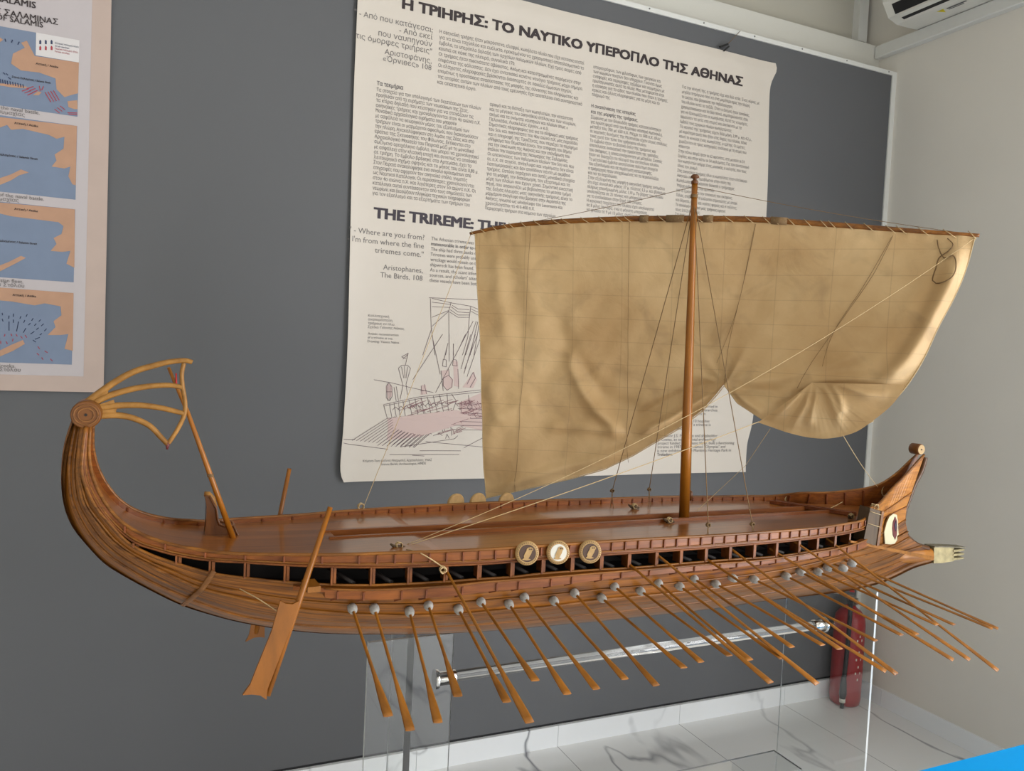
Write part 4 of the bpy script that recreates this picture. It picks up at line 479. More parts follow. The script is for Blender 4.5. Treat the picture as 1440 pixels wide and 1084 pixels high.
# bow cross beams and far high screen
for x0, x1 in ((.50, .595), (.515, .61)):
    cb = MB(); cb.beam((x0, .105, dz+.005), (x1, -.06, dz+.005), .007, .008); cb.build('cross_beam', M['batten'], DECK)
# ----- ram
rm = MB()
x0, x1, x2 = .945, .985, 1.069
def sec(x, z0, z1, w): return [(x,-w,z0),(x,w,z0),(x,w*.8,z1),(x,-w*.8,z1)]
rows = [sec(.951,.050,.092,.0135), sec(.985,.049,.090,.0135), sec(1.028,.0505,.085,.0125)]
rm.grid([[Vector(p) for p in r] for r in rows], False, close=True)
rm.add(rows[0], [(3,2,1,0)]); rm.add(rows[2], [(0,1,2,3)])
RAM = rm.build('ram', M['bronze'], SHIP)
for z in (.0555, .0665, .0775):
    fn = MB(); fn.beam((1.024,0,z), (1.069,0,z), .025, .0062, w2=.021, h2=.0042); fn.build('fin', M['bronze'], RAM)
tp = MB(); tp.prism([(.948,-.0155,.0925),(.985,-.0155,.0905),(1.069,-.0135,.0835),(1.069,.0135,.0835),(.985,.0155,.0905),(.948,.0155,.0925)], (0,0,.0022)); tp.build('top_plate', M['bronze_top'], RAM)
ft = MB()   # fairing of hull timber into the ram
ft.tube([Vector((.80,0,.078)), Vector((.86,0,.072)), Vector((.91,0,.0695)), Vector((.955,0,.070))], [.016,.019,.0198,.0198], 12, .62, (0,1,0)); ft.build('ram_timber', M['bow'], HULL)
# ----- bow volute
bd = Vector(D['bowdisc'])
bv = MB(); bv.lathe([(0,.0125),(.0015,.0138),(.0255,.0138),(.027,.0125)], (bd.x, -.0135, bd.z), (0,1,0), 28)
BV = bv.build('bow_scroll', M['stern'], SHIP)
c = MB(); c.lathe([(0,.0120),(.001,.0118)], (bd.x, -.0148, bd.z), (0,1,0), 24); c.build('scroll_face', M['tan'], BV)
c = MB(); c.lathe([(0,.002),(.001,.002)], (bd.x, -.0160, bd.z), (0,1,0), 12); c.build('scroll_eye', M['brown'], BV)
# ----- bow eye
ep = [Vector(q) for q in D['eye']]; ec = sum(ep, Vector())/len(ep); en = Vector((0,0,0))
for a, b in zip(ep, ep[1:]+ep[:1]): en += (a-ec).cross(b-ec)
en.normalize(); en = -en if en.y > 0 else en
def patch(key, name, mat, off, parent):
    p = [Vector(q) for q in D[key]]
    p = [q + en*(off - (q-ec).dot(en)) for q in p]
    mb = MB(); mb.prism(p, en*.0012); return mb.build(name, mat, parent)
EY = patch('eye', 'bow_eye', M['ivory'], .0042, SHIP)
mb = MB(); mb.prism([q + en*(.0012 - (q-ec).dot(en)) for q in ep], en*.0031); mb.build('eye_backing', M['tan_dark'], EY)
tag(EY, 'ivory painted eye with a dark red iris')
patch('iris', 'iris', M['iris'], .0055, EY); patch('pupil', 'pupil', M['pupil'], .0068, EY)
# ----- anchor beam block
bb = [Vector(p) for p in D['block']]
mb = MB(); mb.prism(bb, (.006, .034, 0)); BK = mb.build('anchor_beam', M['block'], SHIP)
mb = MB(); a, b = bb[1], bb[2]; mb.prism([a + Vector((0,-.002,0)), a + Vector((.0075,-.002,0)), b + Vector((.0075,-.002,0)), b + Vector((0,-.002,0))], (0,.034,0)); mb.build('beam_edge', M['keel'], BK)
mb = MB()
a, b, c, d = [p + Vector((0, -.0015, 0)) for p in bb]
for t in (.55, .9): mb.tube([a.lerp(d, t), b.lerp(c, t)], .0008, 6)
mb.build('lashing', M['rope'], BK)
mb = MB(); b0, b1 = [Vector(p) for p in D['batten']]
mb.beam(b0, b1, .004, .0045, (0,0,1), w2=.005, h2=.0095); mb.build('boarding_pole', M['oar'], SHIP)
# ----- stern scroll and ornament
sd = Vector(D['disc'])
mb = MB(); mb.lathe([(0,.0195),(.003,.0215),(.062,.0215),(.065,.0195)], (sd.x, -.034, sd.z), (0,1,0), 36)
SS = mb.build('stern_scroll', M['stern'], SHIP); 
for r0 in (.0165, .011):
    mb = MB(); mb.tube([Vector((sd.x + r0*math.cos(k*math.pi/18), -.0345, sd.z + r0*.92*math.sin(k*math.pi/18))) for k in range(37)], .0012, 6); mb.build('scroll_ring', M['keel'], SS)
mb = MB(); mb.lathe([(0,.0022),(.0015,.0022)], (sd.x, -.0352, sd.z), (0,1,0), 12); mb.build('scroll_eye', M['dark'], SS)
OR = MB()
orn = MB()
for w in D['webs']:
    w = [Vector(p) for p in w]; c = sum(w, Vector())/len(w)
    for dy in (-.003, .003):
        vs = [p + Vector((0,dy,0)) for p in w] + [c + Vector((0,dy,0))]; n = len(w)
        orn.add(vs, [((i+1) % n, i, n) if dy < 0 else (i, (i+1) % n, n) for i in range(n)])
ORN = orn.build('stern_ornament', M['rib'], SHIP)
for r in D['ribs']:
    p = catmull(r, 8); mb = MB(); mb.tube(p, [.0056 - .0018*i/len(p) for i in range(len(p))], 8); mb.build('ornament_rib', M['rib'], ORN)
mb = MB(); mb.tube(catmull(D['cross'], 8), .0036, 8); mb.build('ornament_crosspiece', M['rib'], ORN)
mb = MB(); mb.tube(D['drop'], [.0042, .0015], 8); mb.build('ornament_drop', M['iris'], ORN)
# ----- standard pole
p = [Vector(q) for q in D['stylis']]
mb = MB(); mb.tube([p[0], p[0].lerp(p[1], .5), p[1], p[2]], [.0052, .0046, .0036, .0028], 10); PO = mb.build('standard_pole', M['mast'], SHIP)
q = p[1].lerp(p[2], .72); mb = MB(); mb.tube([q + Vector((.004,-.004,-.014)), q + Vector((.003,-.004,.012))], [.0022,.0012], 6); mb.build('pole_pennant', M['red'], PO)
q = p[0].lerp(p[1], .53); mb = MB()
for k in range(3): mb.lathe([(0,.0056),(.0015,.0056)], q + Vector((0,0,.002*k-.003)), (0,0,1), 10)
mb.build('pole_lashing', M['line'], PO)
# ----- helmsman's chair
ch = MB(); pf = [Vector(q) for q in D['chairprof']]
ch.prism([q - Vector((0,.006,0)) for q in pf[:12]] + [Vector((pf[11].x, pf[11].y-.006, pf[0].z-.004))], (0,.034,0))
CH = ch.build('helmsman_chair', M['chair'], SHIP)
mb = MB(); q = [pf[3], pf[4], pf[5], pf[6]]; mb.tube([p + Vector((0,.011,.0005)) for p in q], [.0045,.0055,.005,.004], 8, 1.0); mb.build('chair_back_rail', M['rib'], CH)
for dy in (-.006, .028):
    mb = MB(); mb.tube([p + Vector((.001,dy,.001)) for p in (pf[4],pf[6],pf[7],pf[8],pf[9],pf[10],pf[11],pf[13],pf[14],pf[16] + Vector((0,0,.004)))], .0022, 8); mb.build('chair_arm', M['chair'], CH)
# ----- steering oars
def steering(sh, bl, yoff, near):
    a, b = [Vector(q) for q in sh]
    mb = MB(); mb.tube([a, a.lerp(b,.5), b], [.0040,.0050,.0046], 10); o = mb.build('steering_oar', M['rudder'], SHIP)
    mb = MB(); mb.prism([Vector(q) - Vector((0,.0025,0)) for q in bl], (0,.005,0)); mb.build('rudder_blade', M['rudder'], o)
    return o
steering(D['rud'], D['rudblade'], 0, True)
r2 = [Vector(q) for q in D['rud2']]
steering([r2[0], r2[2]], D['rud2blade'], 0, False)
br = [Vector(q) for q in D['bracket']]
mb = MB(); mb.beam(br[0] + Vector((0,-.002,.002)), br[1] + Vector((0,-.002,0)), .008, .006); BRK = mb.build('steering_bracket', M['bulwark'], SHIP)
mb = MB(); mb.beam(br[2] + Vector((.006,-.002,0)), br[2] + Vector((.004,.04,0)), .02, .009); mb.build('bracket_block', M['oar'], BRK)
# ----- oars
def oar(a, b, sleeve):
    a = Vector(a); b = Vector(b); d = (b-a).normalized(); w = Vector((1,0,0)); w = (w - d*w.dot(d)).normalized(); u = d.cross(w); Ln = (b-a).length
    mb = MB(); rows = []
    for t, hw, th in ((-.06,.0022,.0022),(0,.0024,.0024),(.5,.0025,.0024),(.62,.0026,.0022),(.72,.0038,.0017),(.84,.0055,.0014),(.97,.0068,.0012),(1,.0066,.0011)):
        c = a + d*Ln*t; rows.append([c + w*hw*math.cos(k*math.pi/5) + u*th*math.sin(k*math.pi/5) for k in range(10)])
    mb.grid(rows, True, close=True); o = len(mb.v)-10
    mb.f.append(tuple(range(o, o+10))); mb.sm.append(False); mb.uv.append(None)
    ob = mb.build('oar', M['oar'], SHIP)
    if sleeve:
        s = MB(); s.lathe([(-.004,.0074),(.004,.0082),(.010,.0070),(.0145,.0036)], a, d, 12); s.build('leather_sleeve', M['leather'], ob)
    return ob
for a, b in D['oars']: oar(a, b, True)
for a, b in D['toars']: oar(a, b, False)
# ----- shields
OWL = [(-.52,-.80),(-.1,-.86),(.35,-.80),(.30,-.70),(.08,-.66),(.22,-.38),(.40,-.05),(.50,.28),(.62,.40),(.60,.62),(.36,.78),(.05,.74),(-.12,.60),(-.16,.34),(-.34,.02),(-.46,-.30),(-.42,-.55),(-.66,-.74)]
def shield(p, field, owl, side, flip=1):
    p = Vector(p); n = Vector((-.22, -1*side, .12)).normalized(); a = Vector((1,0,0)); a = (a - n*a.dot(n)).normalized(); u = n.cross(a) if side < 0 else a.cross(n)*-1
    u = Vector((0,0,1)); u = (u - n*u.dot(n)).normalized()
    mb = MB(); mb.lathe([(-.004,.0190),(0,.0210),(.0035,.0202),(.0050,.0165),(.0046,.0150)], p, n, 36); S = mb.build('shield', M['tan'], SHIP)
    if side > 0:
        mb = MB(); mb.lathe([(.0044,.0148),(.0054,.0146)], p, n, 32); fi = mb.build('shield_field', M[field], S)
        mb = MB(); mb.prism([p + n*.0056 + (a*x*1.12*flip + u*y)*.0135 for x, y in OWL], n*.0008); ow = mb.build('owl_emblem', M[owl], S)
        mb = MB()
        for cx in (.22, .44): mb.lathe([(0,.0012),(.0004,.0012)], p + n*.0066 + (a*cx*1.12*flip + u*.52)*.0135, n, 8)
        mb.build('owl_eye', M['brown'], ow)
        mb = MB()
        for k in range(30):
            an = k*math.pi/15; q = p + n*.0046 + (a*math.cos(an) + u*math.sin(an))*.0185; q2 = p + n*.0049 + (a*math.cos(an+.09) + u*math.sin(an+.09))*.0168
            mb.beam(q, q2, .0011, .0011, n)
        mb.build('rim_pattern', M['tan_dark'], S)
    return S
tag(shield(D['shields'][0], 'brown', 'tan', 1), 'round shield with a tan owl on brown')
tag(shield(D['shields'][1], 'whitefield', 'tan', 1, .9), 'round shield with a tan owl on white')
tag(shield(D['shields'][2], 'brown', 'tan', 1), 'round shield with a tan owl on brown')
for q in D['fshields']: shield((q[0], .196, q[2]-.010), 'brown', 'tan', -1)
# ----- mast and yard
m0, m1 = [Vector(q) for q in D['mast']]; m0 = m0 + Vector((0,0,-.012))
mb = MB(); mb.tube([m0, m0.lerp(m1,.3), m0.lerp(m1,.8), m1 - (m1-m0).normalized()*.004], [.0112,.0108,.0072,.0062], 16); MAST = mb.build('mast', M['mast'], SHIP)
mb = MB(); mb.lathe([(-.010,.0074),(-.004,.0074),(-.002,.0040),(.001,.0042),(.003,.0090),(.006,.0092),(.010,.0050)], m1, (0,0,1), 18); mb.build('mast_cap', M['chair'], MAST)
t = Vector(D['top']); mb = MB()
for k in range(3): mb.lathe([(0,.0078),(.002,.0078)], t + Vector((0,0,.0022*k)), (0,0,1), 12)
mb.build('mast_band', M['line'], MAST)
AL = math.radians(41.5); DD = Vector((math.cos(AL), -math.sin(AL), 0)); NN = Vector((-math.sin(AL), -math.cos(AL), 0)); YC = Vector(D['yc'])
def SZ(s, z, w=0): return Vector((YC.x, YC.y, 0)) + DD*s + NN*w + Vector((0,0,z))
yp = catmull([SZ(s, z) for s, z in D['yard']], 6)
mb = MB(); mb.tube(yp, [.0028 + .0036*math.sin(math.pi*min(max(i/(len(yp)-1),.02),.98))**.6 for i in range(len(yp))], 10); YARD = mb.build('yard', M['wale'], SHIP)
for i in range(1, 34):
    mb = MB()
    q = yp[int(i*(len(yp)-1)/34)]; q2 = yp[int(i*(len(yp)-1)/34)+1]
    mb.tube([q + Vector((0,0,.007)) + NN*.002, q.lerp(q2,.4) + NN*.0075, q2 + Vector((0,0,-.008)) + NN*.003], .0008, 5)
    mb.build('lacing_rope', M['rope'], YARD)
for s0, s1 in ((-.055,-.022),(.015,.052),(-.115,-.100),(.155,.185)):
    f = lambda s: min(yp, key=lambda p: abs((p-YC).dot(DD)-s))
    mb = MB(); mb.tube([f(s0), f(s1)], .0080, 10); mb.build('yard_binding', M['line'], YARD)

# ----- sail
def poly2(pts, n):
    return resample(catmull([Vector((s, z, 0)) for s, z in pts], 8), n)
def lin2(pts, n):
    return resample([Vector((s, z, 0)) for s, z in pts], n)
def dist_poly(p, pl):
    best = 9; tt = 0
    for i, (a, b) in enumerate(zip(pl, pl[1:])):
        ab = b-a; t = min(max((p-a).dot(ab)/max(ab.dot(ab),1e-12),0),1); d = (p-a-ab*t).length
        if d < best: best = d; tt = (i+t)/(len(pl)-1)
    return best, tt
CRE = [(lin2(l, 14), a, w) for l, a, w in D['crease']]
RID = poly2(D['ridge'], 30)
G1 = Vector((*D['G1'], 0)); G2 = Vector((*D['G2'], 0))
def sm(x): x = min(max(x,0),1); return x*x*(3-2*x)
def sail_w(p, u, v):
    w = -.10*math.sin(math.pi*min(max(u,0),1))*math.sin(math.pi*min(v*.7,1))
    for l, a, wd in CRE:
        d, t = dist_poly(p, l)
        if d < 3*wd: w += 1.5*a*math.exp(-(d/wd)**2)*sm(t*5)*sm((1-t)*5)
    d, t = dist_poly(p, RID)
    if d < .1: w += .046*math.exp(-(d/.023)**2)*sm(t*4+.15)*sm((1-t)*5)
    r = (p-G1).length; th = math.atan2(p.y-G1.y, p.x-G1.x)
    w += .0045*math.cos(th*11)*sm(r/.03)*math.exp(-r/.09)
    w += .0035*math.sin(p.x*38 + p.y*9)*(1-u)**1.5*sm(v*2) + .0012*math.sin(p.x*90 - p.y*60)*sm(v*2)
    # lacing scallops along the yard
    w += .0012*math.sin(u*math.pi*68)*math.exp(-v/.03)
    return w
NU, NV = 170, 110
Tb = poly2(D['s_top'], NU+1); Bb = lin2(D['s_bot'], NU+1); Lb = poly2(D['s_left'], NV+1); Rb = poly2(D['s_right'], NV+1)
c00, c10, c01, c11 = Tb[0], Tb[-1], Bb[0], Bb[-1]
rows = []; uvr = []; SG = []
for j in range(NV+1):
    v = j/NV; row = []; ur = []; sg = []
    for i in range(NU+1):
        u = i/NU
        p = Tb[i]*(1-v) + Bb[i]*v + Lb[j]*(1-u) + Rb[j]*u - (c00*(1-u)*(1-v) + c10*u*(1-v) + c01*(1-u)*v + c11*u*v)
        ww = sail_w(p, u, v); SG.append((p.x, p.y, ww)); row.append(SZ(p.x, p.y, ww)); ur.append((p.x+.6, p.y))
    rows.append(row); uvr.append(ur)
mb = MB(); mb.grid(rows[::-1], True, uvr[::-1]); SAIL = mb.build('sail', M['sail'], SHIP)
tag(SAIL, 'stained beige canvas sail, gathered up along its lower edge')
from mathutils.kdtree import KDTree
KD = KDTree(len(SG))
for i, q in enumerate(SG): KD.insert((q[0], q[1], 0), i)
KD.balance()
def wat(s, z):
    """depth of the sail's cloth at (s, z)"""
    co, i, d = KD.find((s, z, 0)); return SG[i][2]
# turned up corner with its pleats
fl = poly2(D['flap'], 91); PL = [lin2(l, 10) for l in D['pleat']]
rows = []; uvr = []
g2w = wat(*D['G2'])
for j in range(31):
    r = j/30; row = []; ur = []
    for q in fl:
        p = G2.lerp(q, r)
        w = g2w*(1-r) + (wat(q.x, q.y))*r + .010 + .010*math.sin(math.pi*min(r*1.1,1))
        for l in PL:
            d, t = dist_poly(p, l); wd = .0035 + .009*r
            w += .0115*math.exp(-(d/wd)**2)*sm(r*2.2)*sm((1-r)*2.4)
        row.append(SZ(p.x, p.y, w)); ur.append((p.x+.9, p.y+.3))
    rows.append(row); uvr.append(ur)
mb = MB(); mb.grid(rows, True, uvr); mb.build('sail_corner', M['sail'], SAIL)
# bolt rope along the edges
def edge(l, n):
    return [SZ(p.x, p.y, wat(p.x, p.y)) for p in l]
mb = MB(); mb.tube([rows_ for rows_ in [SZ(p.x, p.y, sail_w(p, 1, j/NV)) for j, p in enumerate(Rb)]], .0012, 6); mb.build('bolt_rope', M['rope'], SAIL)
mb = MB(); mb.tube([SZ(p.x, p.y, sail_w(p, 0, j/NV)) for j, p in enumerate(Lb)], .0010, 6); mb.build('bolt_rope', M['rope'], SAIL)
mb = MB(); mb.tube([SZ(p.x, p.y, sail_w(p, i/NU, 1)) for i, p in enumerate(Bb)], .0012, 6); mb.build('bolt_rope', M['rope'], SAIL)
for l in D['brails']:
    q = lin2(l, 40) if len(l) < 3 else poly2(l, 40)
    mb = MB(); mb.tube([SZ(p.x, p.y, wat(p.x, p.y)+.003) for p in q], .00042, 5); mb.build('brail_line', M['line'], SAIL)
mb = MB(); q = poly2(D['loop'], 60); mb.tube([SZ(p.x, p.y, wat(p.x, p.y)+.004) for p in q], .0011, 6); mb.build('rope_loop', M['line'], SAIL)

# ----- rigging
def rope(name, pts, r, mat, sag=0, n=24, parent=None):
    pts = [Vector(p) for p in pts]
    if len(pts) == 2:
        a, b = pts; pts = [a.lerp(b, i/n) - Vector((0,0,sag*4*(i/n)*(1-i/n))) for i in range(n+1)]
    mb = MB(); mb.tube(pts, r, 6); return mb.build(name, M[mat], parent or SHIP)
def knot(name, p, r, mat, parent, seed=0):
    rr = random.Random(seed); p = Vector(p); mb = MB(); pts = []
    for i in range(40):
        a = i*.9; pts.append(p + Vector((math.cos(a)*r*(.7+.3*rr.random()), math.sin(a*1.3)*r*.7, math.sin(a)*r*(.6+.4*rr.random()))))
    mb.tube(catmull(pts, 3), .0009, 5); return mb.build(name, M[mat], parent)
for i, (a, dead, l1, l2) in enumerate(D['shroud']):
    s = rope('shroud', [a, dead], .0009, 'line')
    knot('deadeye_lashing', dead, .0042, 'line', s, i)
    for l in (l1, l2): rope('lanyard', [dead, l], .0007, 'line', parent=s)
h = D['halyard']; s = rope('halyard', [h[0], h[1]], .0008, 'line')
hp = Vector(h[1]); mb = MB(); mb.lathe([(-.016,.002),(-.012,.005),(-.004,.0062),(.004,.0055),(.008,.002)], hp + Vector((0,0,-.004)), (0,0,1), 10); mb.build('pulley_block', M['chair'], s)
for a, b in D['lifts']: rope('yard_lift', [a, b], .0006, 'line', .006)
rope('brace_line', D['brace_far'], .0007, 'rope', .004)
rope('brace_line', D['brace_near'], .0006, 'rope', .045, 40)
rope('sheet_line', D['sheet_near'], .0008, 'rope', .006, 30)
rope('sheet_line', D['sheet_bow'], .0007, 'rope', .006)
rope('sheet_line', D['sheet_in'], .0006, 'rope')
rope('bow_line', catmull([Vector(p) for p in D['bowrope']], 6), .0010, 'rope')
rope('oar_lashing', catmull([Vector(p) for p in D['oarrope']], 6), .0010, 'rope')
rope('rudder_line', catmull([Vector(p) for p in D['rudrope']], 6), .0008, 'rope')
q = Vector(D['oarrope'][2]); knot('rope_knot', q + Vector((0,-.003,-.004)), .006, 'rope', SHIP, 21)
st = catmull([Vector(p) for p in D['strap']], 6)
for f in (V, mir):
    mb = MB(); mb.tube([f(p) for p in st], .0042, 8, .45, (0,1,0)); mb.build('hull_strap', M['keel'], HULL)
cl = [Vector(p) for p in D['cleats']]
def cleat(p, ang, mat, seed, loops=1):
    p = Vector((p.x, p.y, dz)); a = Vector((math.cos(ang), math.sin(ang), 0))
    mb = MB(); mb.tube([p - a*.013 + Vector((0,0,.010)), p - a*.006 + Vector((0,0,.005)), p + a*.006 + Vector((0,0,.004)), p + a*.013 + Vector((0,0,.003))], [.0016,.003,.0032,.0018], 8)
    mb.box((p.x-.004,p.y-.003,p.z),(p.x+.004,p.y+.003,p.z+.005))
    c = mb.build('cleat', M[mat], DECK); knot('cleat_rope', p + Vector((.002,0,.007)), .006, 'rope', c, seed)
cleat(cl[0], -.2, 'block', 1); cleat(cl[1], -.3, 'block', 2); cleat(cl[3], 0, 'block', 3); cleat(cl[4], .4, 'block', 4)
p = cl[2]; mb = MB(); mb.prism([(p.x-.019,p.y-.004,dz),(p.x+.019,p.y-.004,dz),(p.x+.013,p.y-.004,dz+.006),(p.x+.006,p.y-.004,dz+.007),(p.x+.003,p.y-.004,dz+.015),(p.x-.004,p.y-.004,dz+.015),(p.x-.008,p.y-.004,dz+.007),(p.x-.015,p.y-.004,dz+.006)], (0,.008,0))
c = mb.build('cleat', M['oar'], DECK); knot('cleat_rope', (p.x, p.y, dz+.018), .007, 'rope', c, 5)
q = Vector(D['coil']); mb = MB()
for k in range(4): mb.tube([q + Vector((math.cos(a*math.pi/12)*(.009+.0008*k), .002*k-.006, math.sin(a*math.pi/12)*(.009+.0006*k))) for a in range(25)], .0013, 6)
mb.build('rope_coil', M['rope'], SHIP)
q = Vector(D['bowlash']); mb = MB()
for k in range(3): mb.tube([q + Vector((math.cos(a*math.pi/12)*.008 - .002*k, .006-.004*k, math.sin(a*math.pi/12)*.012)) for a in range(25)], .0013, 6)
mb.build('rope_coil', M['rope'], SHIP)
knot('beam_lashing', Vector(D['blocklash']) + Vector((0,.004,0)), .009, 'rope', SHIP, 9)
# ================================================================== THE ROOM
DW, XR, YB = 2.768, 3.184, 2.872
def sbox(name, lo, hi, mat):
    mb = MB(); mb.box(lo, hi); return struct(mb.build(name, M[mat]))
sbox('floor', (-2.7, -3.3, -.1), (XR+.1, 3.2, 0), 'marble_floor')
sbox('wall_back', (-2.6, DW, .097), (3.1565, YB-.001, 2.985), 'greywall')
sbox('wall_back_gap_shade', (-2.6, DW+.006, 0), (XR, YB-.002, .0965), 'darkgap')  # dark colour stands for shade in the groove above the skirting
sbox('wall_back_band', (-2.6, YB, 0), (XR, 2.965, 3.159), 'white')
sbox('wall_back_upper', (-2.6, 2.965, 2.9), (XR, 3.2, 4), 'upper')
sbox('ceiling', (-2.7, -3.3, 3.9), (XR+.1, 3.2, 4.0), 'white')
sbox('wall_left', (-2.7, -3.3, 0), (-2.6, 3.2, 4), 'white')
# right wall with a glazed doorway nearer the viewer, outside the picture
sbox('wall_right', (XR, .2, 0), (XR+.1, 3.2, 4), 'rightwall')
sbox('wall_right_over_door', (XR, -2.6, 2.7), (XR+.1, .2, 4), 'rightwall')
sbox('wall_right_corner', (XR, -3.3, 0), (XR+.1, -2.6, 4), 'rightwall')
# unseen rear wall, with an opening added for fill light
sbox('wall_rear', (-2.6, -3.3, 0), (-1.2, -3.2, 4), 'white')
sbox('wall_rear_under_opening', (-1.2, -3.3, 0), (2.0, -3.2, .9), 'white')
sbox('wall_rear_over_opening', (-1.2, -3.3, 2.6), (2.0, -3.2, 4), 'white')
sbox('wall_rear_corner', (2.0, -3.3, 0), (XR, -3.2, 4), 'white')
# skirting tiles
BX = [1.53 + .6*k for k in range(-7, 4)]
mb = MB()
xs = [-2.6] + [x for x in BX if -2.5 < x < XR-.02] + [XR]
for a, b in zip(xs, xs[1:]): mb.box((a+.0008, DW-.010, 0), (b-.0008, DW+.005, .086))
struct(mb.build('baseboard_back', M['marble_skirt']))
ys = [.2, .80, 1.40, 2.0, 2.6, DW-.011]
mb = MB()
for a, b in zip(ys, ys[1:]): mb.box((XR-.011, a+.0008, 0), (XR, b-.0008, .078))
struct(mb.build('baseboard_right', M['marble_skirt']))
# white edging strips of the grey wall
mb = MB(); mb.box((-2.6, DW-.006, 2.985), (3.1565, YB, 3.004)); T1 = struct(mb.build('trim_1', M['trimwhite']))
mb = MB(); mb.box((3.1565, DW-.006, .0865), (XR, YB, 3.004)); struct(mb.build('trim_2', M['trimwhite']))
for k in range(16):
    mb = MB(); mb.lathe([(0,.0035),(.0015,.003)], (1.78 + .27*(k-10), DW-.006, 2.997), (0,-1,0), 10); mb.build('screw', M['screw'], T1)
# conduits
mb = MB(); mb.prism([(XR,-.5,3.094),(XR-.032,-.5,3.094),(XR-.036,-.5,3.098),(XR-.036,-.5,3.150),(XR,-.5,3.152)], (0, YB+.5-.004, 0))
t = mb.build('cord_trunking', M['trimwhite']); tag(t, 'white horizontal cable trunking running along the right wall below the air conditioner', 'trunking')
mb = MB(); mb.box((3.092, 2.925, 3.190), (3.150, 2.9645, 3.9)); t = mb.build('cord_trunking', M['trimwhite']); tag(t, 'white vertical cable trunking above the grey wall near the corner', 'trunking')
mb = MB(); mb.box((3.103, 2.928, 3.176), (3.140, 2.962, 3.1905)); mb.build('open_end_shade', M['black'], t)  # black block painted in as the dark hollow of the trunking

# air conditioner
Y0, Y1 = 1.70, 2.64
prof = [(XR,3.155),(3.11,3.152),(3.02,3.150),(2.965,3.168),(2.925,3.225),(2.915,3.30),(2.93,3.41),(2.98,3.43),(XR,3.43)]
mb = MB(); mb.prism([(x, Y0, z) for x, z in prof], (0, Y1-Y0, 0)); AC = mb.build('air_conditioner', M['acwhite'])
tag(AC, 'white wall mounted air conditioner high in the corner on the right wall', 'air conditioner')
def slot(a, b, t, nm, mat, inset, out):
    a = Vector((a[0],0,a[1])); b = Vector((b[0],0,b[1])); d = (b-a).normalized(); n = Vector((d.z,0,-d.x)); n = n if n.x < 0 or n.z < 0 else -n
    p = a.lerp(b, t[0]) + n*out; q = a.lerp(b, t[1]) + n*out
    mb = MB(); mb.prism([p + Vector((0,Y0+inset,0)), q + Vector((0,Y0+inset,0)), q + Vector((0,Y1-inset,0)), p + Vector((0,Y1-inset,0))], -n*.006); return mb.build(nm, M[mat], AC)
slot(prof[2], prof[3], (.25,.60), 'vent_slot_shade', 'black', .05, .0015)  # black strip on the surface stands for the shade in a slot
slot(prof[2], prof[3], (.60,1.0), 'louver', 'acwhite', .045, .004)
slot(prof[3], prof[4], (.05,.72), 'vent_slot_shade', 'black', .04, .0015)
slot(prof[4], prof[5], (.0,.5), 'louver', 'acwhite', .03, .003)
mb = MB(); mb.prism([(3.05,2.46,3.1498),(3.085,2.445,3.1498),(3.05,2.43,3.1498)], (0,0,-.0008)); mb.build('warning_sticker', M['yellow'], AC)
mb = MB(); mb.box((3.055,2.33,3.1492),(3.064,2.42,3.1498)); mb.box((3.070,2.35,3.1492),(3.075,2.42,3.1498)); mb.build('sticker_print', M['print'], AC)

# fire extinguisher
ex = (3.04, 2.69); FX = empty('fire_extinguisher', (ex[0], ex[1], 0)); tag(FX, 'red fire extinguisher with a black hose standing on the floor in the corner', 'fire extinguisher')
R0 = .070
mb = MB(); mb.lathe([(0,R0-.012),(.006,R0-.004),(.03,R0),(.38,R0),(.42,R0-.005),(.445,.048),(.458,.028),(.47,.020)], (0,0,0), (0,0,1), 36); mb.build('cylinder', M['extred'], FX)
cd = Vector((-.755,-.656,0)); cs = Vector((.656,-.755,0))
mb = MB(); mb.lathe([(0,.018),(.05,.018)], (0,0,.462), (0,0,1), 16); mb.build('valve', M['chrome2'], FX)
mb = MB(); mb.beam(Vector((0,0,.535)) - cd*.02, Vector((0,0,.555)) + cd*.08, .022, .008); mb.build('lever', M['extred'], FX)
mb = MB(); mb.beam(Vector((0,0,.505)) - cd*.01, Vector((0,0,.500)) + cd*.075, .02, .010); mb.build('carry_handle', M['black'], FX)
mb = MB(); mb.lathe([(0,.016),(.012,.016)], Vector((0,0,.49)) + cs*.018, cs, 16); mb.build('pressure_gauge', M['chrome2'], FX)
hp = [Vector((0,0,.49)) + cd*.02, Vector((0,0,.485)) + cd*.07, Vector((0,0,.45)) + cd*.088, Vector((0,0,.36)) + cd*.087, Vector((0,0,.22)) + cd*.086 - cs*.004, Vector((0,0,.12)) + cd*.085 - cs*.008]
mb = MB(); mb.tube(catmull(hp, 8), .010, 10); mb.build('hose', M['black'], FX)
e = hp[-1]; mb = MB(); mb.tube([e + Vector((0,0,.03)), e, e - Vector((0,0,.05)), e - Vector((0,0,.075))], [.011,.014,.017,.013], 12); mb.build('nozzle', M['black'], FX)
mb = MB(); mb.lathe([(0,.0135),(.018,.0135)], e - Vector((0,0,.090)), (0,0,1), 12); mb.build('hose_clip', M['whitefield'], FX)
mb = MB(); mb.tube([e - Vector((0,0,.09)), e - Vector((0,0,.118))], .009, 10); mb.build('hose_tip', M['black'], FX)
lab = MB()
for k, (z, w) in enumerate(((.335,.3),(.315,.18),(.26,.12),(.225,.35),(.19,.3),(.16,.22),(.13,.3))):
    a0 = math.atan2(cd.y, cd.x) + .55
    for j in range(3):
        a = a0 + .18*j
        p = [Vector((math.cos(a+t)*(R0+.0006), math.sin(a+t)*(R0+.0006), z+h)) for t, h in ((0,0),(.1,0),(.1,.011),(0,.011))]
        if (k+j) % 2: lab.add(p, [(0,1,2,3)])
